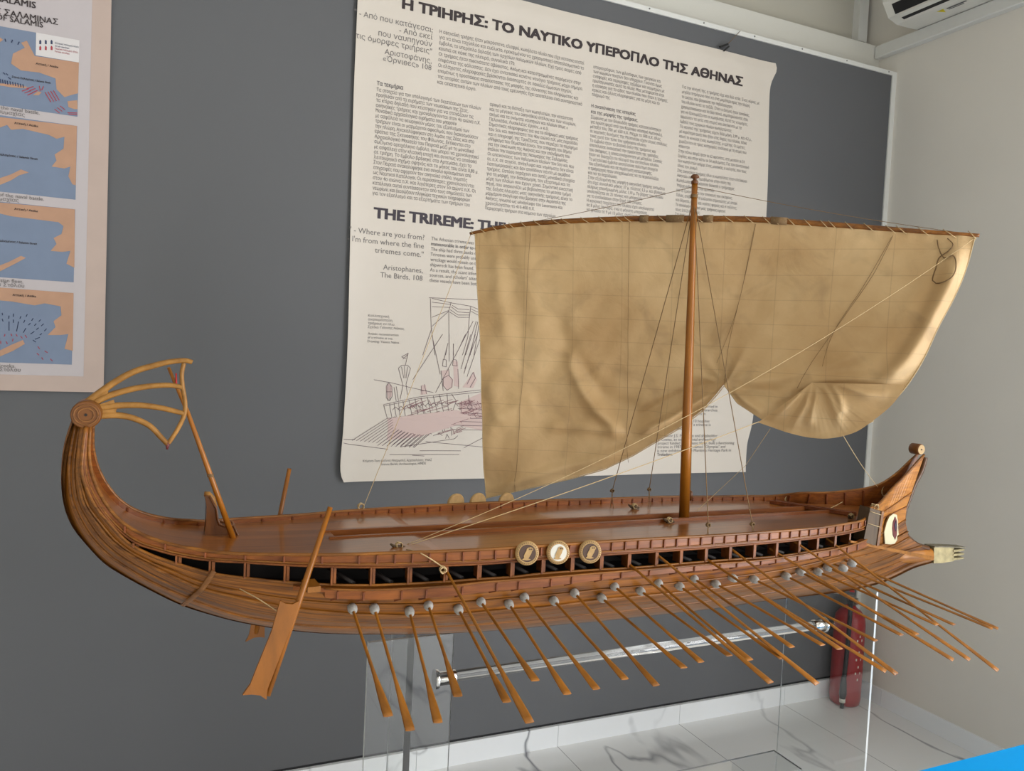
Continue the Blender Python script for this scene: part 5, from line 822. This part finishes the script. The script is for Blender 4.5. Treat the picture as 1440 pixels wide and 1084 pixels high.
lab.build('label_print', M['whitefield'], FX)

# acrylic stand
ST = empty('acrylic_stand', (.95, 1.42, 0)); tag(ST, 'clear acrylic display stand with chrome clamped rod holding up the wooden ship', 'display stand')
O = Vector((.95, 1.42, 0))
def ab(name, lo, hi, mat='acrylic'):
    mb = MB(); mb.box(tuple(Vector(lo)-O), tuple(Vector(hi)-O)); return mb.build(name, M[mat], ST)
def panel(name, lo, hi, axis):
    """clear sheet whose cut edges are frosted: axis is the direction of its thickness"""
    lo = Vector(lo)-O; hi = Vector(hi)-O
    mb = MB(); mb.box(tuple(lo), tuple(hi)); o = mb.build(name, M['acrylic'], ST); o.data.materials.append(M['acrylic_edge'])
    for p in o.data.polygons:
        if abs(p.normal[axis]) < .5: p.material_index = 1
    return o
panel('support_panel', (.369,1.394,.0), (.536,1.402,1.053), 1); panel('support_fin', (.4455,1.4025,.0), (.4585,1.51,1.050), 0)
mb = MB(); mb.prism([Vector((1.512, y, z))-O for y, z in ((1.27,0),(1.27,1.088),(1.335,1.060),(1.40,1.047),(1.545,.992),(1.545,0))], (.0055,0,0))
SL = mb.build('support_slab', M['acrylic'], ST); SL.data.materials.append(M['acrylic_edge'])
for p in SL.data.polygons:
    if abs(p.normal.x) < .5: p.material_index = 1
def cyl(name, a, b, r, mat, n=20, prof=None):
    a = Vector(a)-O; b = Vector(b)-O; mb = MB(); L_ = (b-a).length
    mb.lathe(prof or [(0,r*.9),(.0015,r),(L_-.0015,r),(L_,r*.9)], a, b-a, n); return mb.build(name, M[mat], ST)
cyl('cross_rod', (.545,1.41,.962), (1.495,1.41,.967), .0105, 'acrylic_rod')
for x0, x1, z in ((.505,.548,.962),(1.470,1.508,.967)):
    c = cyl('rod_clamp', (x0,1.41,z), (x1,1.41,z), .0135, 'chrome')
    s = -1 if x0 < 1 else 1; xx = .512 if x0 < 1 else 1.500
    mb = MB(); mb.lathe([(0,.017),(.001,.0185),(.007,.0185),(.008,.017)], Vector((xx,1.41,z))-O, (s,0,0), 24); mb.build('clamp_disc', M['chrome'], c)
panel('lower_shelf', (.537,1.404,.606), (1.46,1.50,.616), 2)

# blue table
TB = empty('blue_table', (1.85, .85, 0)); tag(TB, 'bright blue tabletop in front of the marble floor, cut off by the lower right corner', 'table')
O2 = Vector((1.85,.85,0))
mb = MB(); mb.box((-.60,-.35,.725), (.75,.272,.75)); mb.build('tabletop', M['blue'], TB)
for x in (-.55,.70):
    for y in (-.30,.225):
        mb = MB(); mb.box((x-.02,y-.02,0), (x+.02,y+.02,.725)); mb.build('leg', M['trimwhite'], TB)

# ================================================================== BANNERS
# letter shapes that the built-in font fills cleanly
GLYPH = str.maketrans('πκθΚΡΖΑΒΕΗΙΜΝΟΤΥΧψ', 'пкѳKPZABEHIMNOTYXΨ')
def textmesh(body, size, bold=0.0, res=2):
    cu = bpy.data.curves.new('lettering', 'FONT'); cu.body = body.translate(GLYPH); cu.size = size*10; cu.resolution_u = res
    ob = bpy.data.objects.new('lettering', cu); COL.objects.link(ob); return ob
def layout(items):
    """items: list of (body, x, z, cap height or size, align, width, bold) -> flat letter polygons in wall coordinates"""
    obs = [textmesh(i[0], i[3], i[6]) for i in items]
    bpy.context.view_layer.update(); dg = bpy.context.evaluated_depsgraph_get(); out = []
    for it, ob in zip(items, obs):
        me = bpy.data.meshes.new_from_object(ob.evaluated_get(dg))
        vs = [v.co*.1 for v in me.vertices]; fs = [tuple(p.vertices) for p in me.polygons]
        if vs:
            x0 = min(v.x for v in vs); x1 = max(v.x for v in vs); k = it[5]/(x1-x0) if it[5] else 1
            for v in vs:
                v.x = (v.x-x0)*k
                if it[4] == 'R': v.x -= (x1-x0)*k
                if it[4] == 'C': v.x -= (x1-x0)*k/2
            b = it[6]*it[3]*.55
            for dx, dy in (((0, 0),) if not it[6] else ((-b, -b*.6), (b, -b*.6), (-b, b*.6), (b, b*.6), (0, 0))):
                out.append(([(it[1]+v.x+dx, it[2]+v.y+dy) for v in vs], fs))
        cu = ob.data; bpy.data.objects.remove(ob); bpy.data.curves.remove(cu); bpy.data.meshes.remove(me)
    return out
# --- big banner
EL = catmull([Vector((x, z, 0)) for x, z in [(.601,2.905)] + PD['edgeL']], 6); ER = catmull([Vector((x, z, 0)) for x, z in [(2.438,2.902)] + PD['edgeR'][1:]], 6)
def edge_x(e, z):
    for a, b in zip(e, e[1:]):
        if b.y <= z <= a.y: return a.x + (b.x-a.x)*((a.y-z)/max(a.y-b.y, 1e-9))
    return e[0].x if z > e[0].y else e[-1].x
def ban_y(x, z):
    """gentle waves of the hanging cloth"""
    l = math.exp(-(max(x-.60, 0)/.035)); r = math.exp(-(max(2.435-x, 0)/.05))
    w = .010 + .016*l*(.4 + .6*sm((2.3-z)/1.0)) + .012*r*(1 if z < 1.4 else .4)
    w += .0035*math.sin(x*5.2+.6)*sm((2.85-z)*2) + .0018*math.sin(x*13 + z*4)
    w += .0045*math.exp(-((z-2.865)/.018)**2) + .002*math.sin(x*31)*math.exp(-((z-2.83)/.05)**2)
    return DW - w
BAN = empty('hanging_banner', (1.5, DW, 1.1)); tag(BAN, 'large white text banner with a ship drawing, hanging on the wall behind the sail', 'banner', None)
BO = Vector((1.5, DW, 1.1))
def wallpt(x, z, off=0): return Vector((x, ban_y(x, z)-off, z)) - BO
mb = MB(); fr = []; bk_ = []
for j in range(91):
    z = 2.903 + (1.1065-2.903)*j/90; a = edge_x(EL, z); b = edge_x(ER, z)
    fr.append([wallpt(a+(b-a)*i/90, z) for i in range(91)]); bk_.append([wallpt(a+(b-a)*i/90, z, -.0015) for i in range(91)])
mb.grid(fr[::-1], True); mb.grid(bk_, True)
mb.grid([fr[-1][::-1], bk_[-1][::-1]], False); mb.grid([fr[0], bk_[0]], False); mb.grid([[r[0] for r in fr], [r[0] for r in bk_]], False); mb.grid([[r[-1] for r in bk_], [r[-1] for r in fr]], False)
mb.build('banner_sheet', M['banner'], BAN)
def block(name, items, mat, off=.0009, parent=BAN, f=wallpt):
    mb = MB()
    for k, (vs, fs) in enumerate(layout(items)): mb.add([f(x, z, off + .00004*(k % 5)) for x, z in vs], fs)
    return mb.build(name, M[mat], parent)
def lines(ls, x, z0, dz_, size, width=None, align='L', bold=0.0, z1=None):
    out = []; n = len(ls); 
    step = dz_ if z1 is None else (z0-z1)/(n-1)
    mx = max(len(l.strip('*')) for l in ls)
    for i, l in enumerate(ls):
        if not l.strip(): continue
        w = None
        if width: w = width*min(1.0, len(l.strip('*'))/mx*(1.02 if len(l) < mx else 1))
        out.append((l.strip('*'), x, z0-i*step, size, align, w, .035 if l.startswith('*') else bold))
    return out
block('banner_title', [('Η ΤΡΙΗΡΗΣ: ΤΟ ΝΑΥΤΙΚΟ ΥΠΕΡΟΠΛΟ ΤΗΣ ΑΘΗΝΑΣ', .7604, 2.7745, .050, 'L', 1.503, .10)], 'ink')
block('banner_title', [('THE TRIREME: THE', .690, 2.040, .051, 'L', .50, .10)], 'inkblue')
for it_ in (lines(['" - Από που κατάγεσαι;','- Από εκεί','που ναυπηγούν','τις όμορφες τριήρεις"'], .8742, 2.7151, .0253, .027, None, 'R'), lines(['Αριστοφάνης,','«Όρνιθες» 108'], .875, 2.6065, .024, .0265, None, 'R')): block('quotation', it_, 'ink2')
for it_ in (lines(['" - Where are you from?',"- I'm from where the fine",'triremes come."'], .876, 1.9797, .0306, .0275, None, 'R'), lines(['Aristophanes,','The Birds, 108'], .876, 1.8617, .028, .0265, None, 'R')): block('quotation', it_, 'ink2')
P1 = ['Η αθηναϊκή τριήρης ήταν μακρόστενο, ελαφρύ, κωπήλατο πλοίο που είχε κατασκευαστεί','για να είναι ταχύπλοο και ευέλικτο, προκειμένου να χρησιμοποιεί αποτελεσματικά το','έμβολο, το υπερόπλο δηλαδή των αρχαίων πολεμικών πλοίων. Είχε τρεις σειρές από','κουπιά σε κάθε της πλευρά, συνολικά 170.','Οι τριήρεις ήταν πιθανότατα αβύθιστες. Ακόμη και κατεστραμμένες παρέμεναν στην','επιφάνεια της θάλασσας. Δεν έχει εντοπισθεί κανένα ναυάγιο τριήρους μέχρι σήμερα.','Οι ελάχιστες πληροφορίες βρίσκονται διάσπαρτες σε ποικιλία έμμεσων πηγών,','επομένως η προσπάθεια ανασύστασης της μορφής, της σύνθεσης του πληρώματος και','της ιστορίας αυτών των πλοίων από τους ερευνητές έχει αποτελέσει ένα συναρπαστικό','και απαιτητικό έργο.']
block('text_column', lines(P1, .900, 2.719, 0, .0185, .592, z1=2.5412), 'ink2')
B1 = ['Τα στοιχεία για τον υπολογισμό των διαστάσεων των πλοίων','προήλθαν από τα ευρήματα των νεωσοίκων της Ζέας,','τα κτίρια δηλαδή που κτίστηκαν για να στεγάζουν τις','αθηναϊκές τριήρεις και χρονολογούνται στον 4ο αιώνα π.Χ.','Μοναδικά αρχαιολογικά ευρήματα που μπορούν','με ασφάλεια να θεωρηθούν μέρος του εξοπλισμού των','τριήρων είναι οι μαρμάρινοι οφθαλμοί, που διακοσμούσαν','την πλώρη. Ανακαλύφθηκαν στο λιμάνι της Ζέας και στα','ερείπια της Σκευοθήκης του Φίλωνος. Εκτίθενται στο','Αρχαιολογικό Μουσείο του Πειραιά μαζί με το μοναδικό','σωζόμενο ορειχάλκινο έμβολο, που μπορεί να χρονολογηθεί','με ασφάλεια στην κλασική εποχή και συνεπώς να αποδοθεί','σε τριήρη. Το έμβολο βρέθηκε στο Αρτεμίσιο, έχει το','λειτουργικό σχήμα σφηνός και το μήκος του είναι 0,80 μ.','Στον Πειραιά ανακαλύφθηκε ένα σύνολο θραυσμάτων από','επιγραφές που αφορούν τον αθηναϊκό στόλο, γνωστές','ως Ναυτικοί Κατάλογοι. Οι περισσότερες χρονολογούνται','στον 4ο αιώνα π.Χ. και λιγότερες στον 5ο αιώνα π.Χ. Οι','κατάλογοι αυτοί συντάσσονταν από τους επιμελητές των','νεωρίων, και διασώζουν πληθώρα τεχνικών πληροφοριών','για τον εξοπλισμό και τα εξαρτήματα των τριήρων του']
block('text_column', [('Τα τεκμήρια', .6803, 2.4965, .0205, 'L', .094, .035)] + lines(B1, .6803, 2.4757, 0, .0185, .392, z1=2.1189), 'ink2')
B2 = ['αριθμό και τη διάταξη των κωπηλατών, την κατάσταση','και το μέγεθος του αθηναϊκού στόλου και των νεωρίων,','ακόμα και τα ονόματα ναυπηγών και πλοίων όπως «','Πελινιάδα, Λυσικλέος έργον...» κ.ά.','Σημαντικές πληροφορίες για για το πλήρωμα μιας τριήρους','του 5ου και πιθανότατα του 4ου αιώνα π.Χ. μας παραδίδει','και η επιγραφή της Τροιζήνας, που περιέχει το περίφημο','«Ψήφισμα του Θεμιστοκλέους», την απόφαση του Δήμου','για την εκκένωση της Αθήνας και την επάνδρωση του','στόλου την παραμονή της Ναυμαχίας της Σαλαμίνας.','Οι απεικονίσεις των πολεμικών πλοίων του 5ου και 4ου','αι. π.Χ. σε αγγεία, ανάγλυφα και νομίσματα δεν είναι','λεπτομερειακές και δεν αποδίδουν πάντα με ακρίβεια','τριήρεις. Ωστόσο παρέχουν και αυτές μοναδικά στοιχεία','για τη μορφή, την διακόσμηση, τον εξαρτισμό και τα','μέρη των πλοίων που έχουν χαθεί. Σημαντική εικαστική','πηγή, που απεικονίζει με βεβαιότητα το μεσαίο τμήμα','της δεξιάς πλευράς μιας αθηναϊκής τριήρους, είναι το','μαρμάρινο ανάγλυφο που βρέθηκε στην Ακρόπολη της','Αθήνας, γνωστό ως «Ανάγλυφο του Lenormant» και','χρονολογείται το 410-400 π.Χ.','Περιγραφές τριήρων στα κείμενα των αρχαίων']
block('text_column', lines(B2, 1.1062, 2.4973, 0, .0178, .375, z1=2.1168), 'ink2')
B3 = ['ιστοριογράφων, των φιλοσόφων, των τραγικών και','των κωμικών ποιητών δεν υπάρχουν. Γίνονται όμως','αναφορές και περιγραφές ταξιδιών και ναυμαχιών με','πρωταγωνιστές αυτά τα πλοία. Μας μεταφέρεται έτσι','η αίσθηση για το είδος του πλοίου που ήταν η τριήρης,','καθώς και άλλες πληροφορίες για τα μέρη και το','πλήρωμά της.']
B3b = ['Σύμφωνα με τον Θουκυδίδη τριήρεις κατασκευάστηκαν','για πρώτη φορά από τον Κορίνθιο ναυπηγό Αμεινοκλή,','μεταξύ του 700 με 650 π.Χ. Μέχρι το 500 π.Χ. όλες','οι ναυτικές δυνάμεις της Μεσογείου είχαν στους στόλους','τους αυτό τον τύπο του γρήγορου πλοίου.','Το έμβολο ήταν το βασικό όπλο της τριήρους και','αποτελούσε ουσιαστικά την προέκταση της τρόπιδας','του σκάφους, η οποία ενισχύονταν με μέταλλο. Σκοπός','ήταν να διασχίζει τα πλευρά του αντίπαλου πλοίου.','Το μεταλλικό έμβολο αποτελούσε πολύτιμο στοιχείο','του εξοπλισμού και σε περίπτωση καταστροφής,','ο τριήραρχος ήταν υποχρεωμένος να το περισυλλέξει','και να το παραδώσει.','Στην εξελιγμένη της μορφή η αθηναϊκή τριήρης εκτιμάται','ότι είχε συνολικό μήκος 37 μ. πλάτος 5,5 μ. και βύθισμα,','πλήρως επανδρωμένη, μόλις 1,10 μ. Το βάρος του πλοίου','υπολογίζεται σε 25 τόνους και μπορούσε','να το ανελκύσουν στην ξηρά 140 άνδρες.','Η κανονική ταχύτητα του πλοίου έχει υπολογιστεί','σε 8 μίλια την ώρα, ενώ η μέγιστη μπορούσε','να φτάσει τα 9 με 13 μίλια, ανάλογα με τον']
block('text_column', lines(B3, 1.5342, 2.7139, 0, .0178, .357, z1=2.6073) + [('Η αναπύνθεση της ιστορίας', 1.5338, 2.563, .0185, 'L', .203, .035), ('και της μορφής της τριήρους.', 1.5334, 2.5405, .0185, 'L', .217, .035)] + lines(B3b, 1.534, 2.5197, 0, .0178, .372, z1=2.160), 'ink2')
B4 = ['Για την κίνησή της, η τριήρης είχε και δύο ιστία. Ένας κύριος με','μεγάλο τετράγωνο πανί και ένα μικρότερο προς την πλώρη,','το ακάτιο, που βοηθούσε την πηδαλιούχηση','του πλοίου κατά το ταξίδι. Όταν ο άνεμος ήταν ευνοϊκός,','χρησιμοποιούσαν και τα δύο πανιά, συμπληρώνοντας έτσι,','για να ξεκουράζονται οι κωπηλάτες. Κατά τις ναυμαχίες,','ορμούσαν τα ιστία στη στεριά και επιτίθεντο με τα','έμβολά τους εχθρικών πλοίων κωπηλατώντας.','Τα κουπιά της τριήρους είχαν δύο μήκη, 3,99 μ. και 4,2 μ.,','με κυριότερα αυτά που ήταν στις άκρες του πλοίου. Κάθε','κουπί το κινούσε ένας κωπηλάτης, ο ερέτης. Οι ερέτες,','χωρίζονταν σε τρεις κατηγορίες ανάλογα με τη σειρά που','κάθονταν.','Στην πάνω σειρά ήταν οι 62 θρανίτες, στη μεσαία οι 54','ζυγίτες και στην κάτω οι 54 θαλαμίτες. Για τον συντονισμό','των κωπηλατών υπήρχε ένας μουσικός, ο αυλητής, που τους','έδινε τον ρυθμό.','Στις αθηναϊκές τριήρεις όλοι οι κωπηλάτες ήταν ελεύθεροι','Αθηναίοι πολίτες, αμειβόμενοι στην πόλη της','Κωπηλασίας. Τον εκάστοτε διοικητή ο τριήραρχος','Υπήρχε κυβερνήτης που φρόντιζε','για το ξεκίνημα και την επισκευή του σκάφους.','Τέλος, επέβαιναν 10 επίλεκτοι στρατιώτες με σπαθί','και δόρατα, αλλά και ναύτες φορείς και 4 τοξότες.','Το συνολικό πλήρωμα μιας τριήρους έφτανε','τους 210-216 άνδρες.','Στη διάρκεια της εκστρατείας, με βάση','τα δεδομένα της εποχής']
block('text_column', lines(B4, 1.9584, 2.713, 0, .0178, .405, z1=2.170), 'ink2')
EP = ['The Athenian trireme was a','*maneuverable in order to eff','The ship had three banks of','Triremes were probably uns','wreckage would remain on t','shipwreck has been found.','As a result, the scant inform','sources, and scholars\' attem','these vessels have been both']
block('text_column', lines(EP, .9023, 1.9824, 0, .0185, .192, z1=1.8322), 'ink2')
block('drawing_caption', lines(['Καλλιτεχνική','αναπαράσταση','τριήρους εν πλω.','Σχέδιο: Γιάννης Νάκας.'], .682, 1.6925, .0133, .0122) + lines(['Artistic reconstruction','of a trireme at sea.','Drawing: Yiannis Nakas.'], .683, 1.629, .0135, .0122), 'ink2')
block('credit_line', [('Κείμενα-Text: Ιωάννα Μπαρμπλή, Αρχαιολόγος, ΥΝΑΣ', .683, 1.176, .0125, 'L', .259, 0), ('Ioanna Barbli, Archaeologist, HMDS', .751, 1.1633, .0125, 'L', .168, 0)], 'ink2')
EB = ['zygites in the middle, and the 54','thalamites.','','The ship was run and partly married in','cost and fitted out by the trierarchos','and also by the trierarchos in','','the ship consisted of 10 hoplites','and the total crew of a trireme is','*170 to 216 men.','','Professor J.S. Morrison and shipbuilder','J. Coates, an experimental archaeology','project funded by Hellenic Navy, built a functioning','trireme in 1987. This is named "Olympias" and','is now exhibited at the Maritime Heritage Park in','*Trokadero.']
block('text_column', lines(EB, 1.938, 1.438, 0, .0178, .40, z1=1.183), 'ink2')
dm = MB()
for l in PD['draw']:
    for (x0, z0), (x1, z1) in zip(l, l[1:]):
        d = Vector((x1-x0, z1-z0)); n = max(1, int(d.length/.05)); 
        if d.length < 1e-6: continue
        q = Vector((-d.y, d.x)).normalized()*.0008
        for i in range(n):
            a = Vector((x0, z0)) + d*i/n; b = Vector((x0, z0)) + d*(i+1)/n
            dm.add([wallpt(a.x-q.x, a.y-q.y, .0012), wallpt(b.x-q.x, b.y-q.y, .0012), wallpt(b.x+q.x, b.y+q.y, .0012), wallpt(a.x+q.x, a.y+q.y, .0012)], [(0,1,2,3)])
dm.build('ship_drawing', M['sketch'], BAN)
def fillpoly(pts, n=14):
    """triangulated flat polygon cut into small cells so that it follows the cloth"""
    import mathutils
    P = [Vector((x, z, 0)) for x, z in pts]
    return pts, mathutils.geometry.tessellate_polygon([P])
hm = MB(); rr = random.Random(3); hp_ = PD['tint'][0]
for i in range(150):
    x = rr.uniform(.84, 1.19); z = 1.395 + (x-.84)*.02 - rr.uniform(0, .12)*(.5 + .5*(x < 1.05)); l = rr.uniform(.02, .07); an = rr.choice((.32, .36, .28, -.9, -1.1)) + rr.uniform(-.05, .05)
    if abs(an) > .8: l *= .4
    d = Vector((math.cos(an), math.sin(an)))*l*.5; q = Vector((-d.y, d.x)).normalized()*.0008
    hm.add([wallpt(x-d.x-q.x, z-d.y-q.y, .0014), wallpt(x+d.x-q.x, z+d.y-q.y, .0014), wallpt(x+d.x+q.x, z+d.y+q.y, .0014), wallpt(x-d.x+q.x, z-d.y+q.y, .0014)], [(0,1,2,3)])
hm.build('drawing_hatching', M['hatch'], BAN)
tm = MB()
for l in PD['tint']:
    pts, tri = fillpoly(l); tm.add([wallpt(x, z, .0006) for x, z in pts], [tuple(t) for t in tri])
tm.build('drawing_tint', M['tint'], BAN)
# hook and cord above the banner
HK = empty('banner_hook', (2.15, DW-.01, 2.91)); tag(HK, 'small dark clip on a thin wire above the top edge of the large banner', 'hook')
mb = MB(); mb.beam((-.02,-.008,0), (.02,-.008,.020), .008, .008); mb.beam((.0,-.010,-.012), (.025,-.010,.012), .006, .006); mb.build('clip', M['black'], HK)
mb = MB(); mb.tube([(.018,-.006,.018), (.085,-.004,.090)], .0012, 6); mb.build('wire', M['line'], HK)

# --- left banner
PP = PD['P']
LB = empty('hanging_map_banner', (-.7, DW, 1.42)); tag(LB, 'beige bordered banner of blue sea maps, on the grey wall left of the stern', 'banner')
LO = Vector((-.7, DW, 1.42))
def lpt(x, z, off=0): return Vector((x, DW-.012-off, z)) - LO
XL = -1.25
def rectmesh(mb, x0, z0, x1, z1, off):
    n = 10
    mb.grid([[lpt(x0+(x1-x0)*i/n, z0, off) for i in range(n+1)], [lpt(x0+(x1-x0)*i/n, z1, off) for i in range(n+1)]], True)
mb = MB()
a = [(XL,1.407),(-.157,1.407),(-.148,1.411),(-.143,1.418),(-.142,1.44),(-.147,2.75),(XL,2.75)]
mb.prism([lpt(x, z, 0) for x, z in a], (0, .002, 0)); mb.build('banner_sheet', M['beige'], LB)
mb = MB(); rectmesh(mb, -1.19, 1.4548, -.198, 2.70, .0006); mb.build('inner_panel', M['paper'], LB)
def land(key, off=.0018):
    mb = MB()
    for l in PP[key]:
        pts, tri = fillpoly(l); mb.add([lpt(x, z, off) for x, z in pts], [tuple(t) for t in tri])
    return mb
XM = -1.13
for k, (z0, z1) in enumerate(((2.238,2.464),(1.990,2.2104),(1.7408,1.961),(1.4902,1.7083))):
    mb = MB(); rectmesh(mb, XM, z0, -.230, z1, .0012); mp_ = mb.build('map', M['sea'], LB)
    mb = land('land%d' % (k+1)); mb.build('land', M['land'], mp_)
def dashes(key, mat, nm, w, parent):
    mb = MB()
    for a, b in PP[key]:
        a = Vector(a); b = Vector(b); d = (b-a); q = Vector((-d.y, d.x)).normalized()*w
        mb.add([lpt(a.x-q.x, a.y-q.y, .0024), lpt(b.x-q.x, b.y-q.y, .0024), lpt(b.x+q.x, b.y+q.y, .0024), lpt(a.x+q.x, a.y+q.y, .0024)], [(0,1,2,3)])
    mb.build(nm, M[mat], parent)
dashes('dash4', 'navy', 'ship_marks', .0011, LB); dashes('red4', 'crimson', 'ship_marks', .0010, LB); dashes('red1', 'crimson', 'ship_marks', .0011, LB); dashes('blue1', 'navy', 'ship_marks', .0013, LB)
mb = MB(); rectmesh(mb, -.3413, 2.3985, -.2293, 2.4643, .0020); lg = mb.build('map_legend', M['legend'], LB)
for r, mat in ((0, 'navy'), (1, 'crimson')):
    mb = MB()
    for x, z in PP['ships'][r]:
        mb.add([lpt(x-.0025, z-.006, .0028), lpt(x+.0025, z-.006, .0028), lpt(x+.0025, z+.003, .0028), lpt(x, z+.007, .0028), lpt(x-.0025, z+.003, .0028)], [(0,1,2,3,4)])
    mb.build('legend_ship', M[mat], lg)
def lb(items, mat, nm, off=.0028): return block(nm, items, mat, off, LB, lpt)
lb([('Ελληνικά πολεμικά πλοία', -.2927, 2.4410, .0075, 'L', .062, 0), ('Greek warships', -.2925, 2.4330, .0075, 'L', .037, 0)], 'navy', 'legend_text', .0030)
lb([('Περσικά πολεμικά πλοία', -.2925, 2.4250, .0075, 'L', .060, 0), ('Persian warships', -.2925, 2.4170, .0075, 'L', .038, 0)], 'crimson', 'legend_text', .0030)
lb([('THE BATTLE OF SALAMIS', -.3435, 2.533, .026, 'R', None, .03)], 'ink', 'banner_title')
lb([('Η ΝΑΥΜΑΧΙΑ ΤΗΣ ΣΑΛΑΜΙΝΑΣ', -.2861, 2.4975, .0235, 'R', None, .02)], 'ink', 'banner_title')
lb([('THE BATTLE OF SALAMIS', -.3239, 2.4815, .0225, 'R', None, .02)], 'ink', 'banner_title')
lb([('Αττική / Attika', -.3406, 2.3717, .0088, 'L', .058, .03), ('Στενό Σαλαμίνας / Salamis Strait', -.3996, 2.3225, .0082, 'L', .098, .03), ('Αττική / Attika', -.3915, 2.1905, .0090, 'L', .060, .03), ('Στενό Σαλαμίνας / Salamis Strait', -.3307, 2.0945, .0088, 'R', .128, .03), ('Αττική / Attika', -.3876, 1.9412, .0090, 'L', .060, .03), ('Στενό Σαλαμίνας / Salamis Strait', -.3277, 1.8445, .0088, 'R', .128, .03), ('Αττική / Attika', -.3877, 1.6883, .0090, 'L', .060, .03)], 'ink', 'map_lettering')
cap_ = [('The first phase of the naval battle.', -.328, 2.2278, .0155, 'R', None, 0), ('Η πρώτη φάση της ναυμαχίας', -.3655, 2.2155, .0155, 'R', None, 0), ('The beginning of the naval battle.', -.3122, 1.9765, .0155, 'R', None, 0), ('Η έναρξη της ναυμαχίας', -.3763, 1.9645, .0155, 'R', None, 0), ('The retreat of the Persian fleet.', -.3612, 1.7272, .0155, 'R', None, 0), ('Η υποχώρηση του Περσικού Στόλου', -.3584, 1.7148, .0155, 'R', None, 0), ('The victory of the Greeks.', -.3771, 1.476, .0155, 'R', None, 0), ('Η νίκη του Ελληνικού Στόλου', -.3638, 1.4642, .0155, 'R', None, 0)]
for k in range(0, 8, 2): lb(cap_[k:k+2], 'ink2', 'map_caption')

# ================================================================== CAMERA AND LIGHT
from mathutils import Matrix
yaw, pitch, roll = 0.425616, 0.0451659, 0.0478245
cy, sy, cp, sp, cr, sr = math.cos(yaw), math.sin(yaw), math.cos(pitch), math.sin(pitch), math.cos(roll), math.sin(roll)
fw = Vector((sy*cp, cy*cp, -sp)); rt = Vector((cy, -sy, 0)); up = rt.cross(fw)
r2_ = rt*cr + up*sr; u2_ = up*cr - rt*sr
cam = bpy.data.cameras.new('camera'); co = bpy.data.objects.new('camera', cam); COL.objects.link(co)
mw = Matrix.Identity(4)
for i in range(3): mw[i][0] = r2_[i]; mw[i][1] = u2_[i]; mw[i][2] = -fw[i]
mw[0][3], mw[1][3], mw[2][3] = 0, 0, 1.60
co.matrix_world = mw
cam.sensor_width = 36; cam.lens = 1111.82/1440*36; cam.clip_start = .02
SC.camera = co
def area(name, loc, to, sx, sy_, power, col):
    l = bpy.data.lights.new(name, 'AREA'); l.shape = 'RECTANGLE'; l.size = sx; l.size_y = sy_; l.energy = power; l.color = col
    o = bpy.data.objects.new(name, l); COL.objects.link(o); o.location = loc
    o.rotation_euler = (Vector(to)-Vector(loc)).to_track_quat('-Z', 'Z').to_euler(); return o
area('doorway_daylight', (3.15, -1.2, 1.4), (0, -1.2, 1.35), 2.6, 2.5, 215, (.98,.99,1.0))
area('rear_fill_light', (.4, -3.18, 1.75), (.4, 0, 1.6), 3.0, 1.6, 15, (.98,.99,1.0))  # fill light added behind the viewer
wd = bpy.data.worlds.new('world'); SC.world = wd; wd.use_nodes = True
wd.node_tree.nodes['Background'].inputs['Color'].default_value = (.92,.96,1,1); wd.node_tree.nodes['Background'].inputs['Strength'].default_value = 1.0
SC.view_settings.view_transform = 'Standard'; SC.view_settings.look = 'None'; SC.view_settings.gamma = 1; SC.view_settings.use_curve_mapping = False
SC.view_settings.exposure = -0.08
cy_ = SC.cycles
cy_.use_denoising = True; cy_.max_bounces = 10; cy_.transmission_bounces = 10; cy_.transparent_max_bounces = 12; cy_.caustics_refractive = False; cy_.caustics_reflective = False
cy_.sample_clamp_indirect = 6
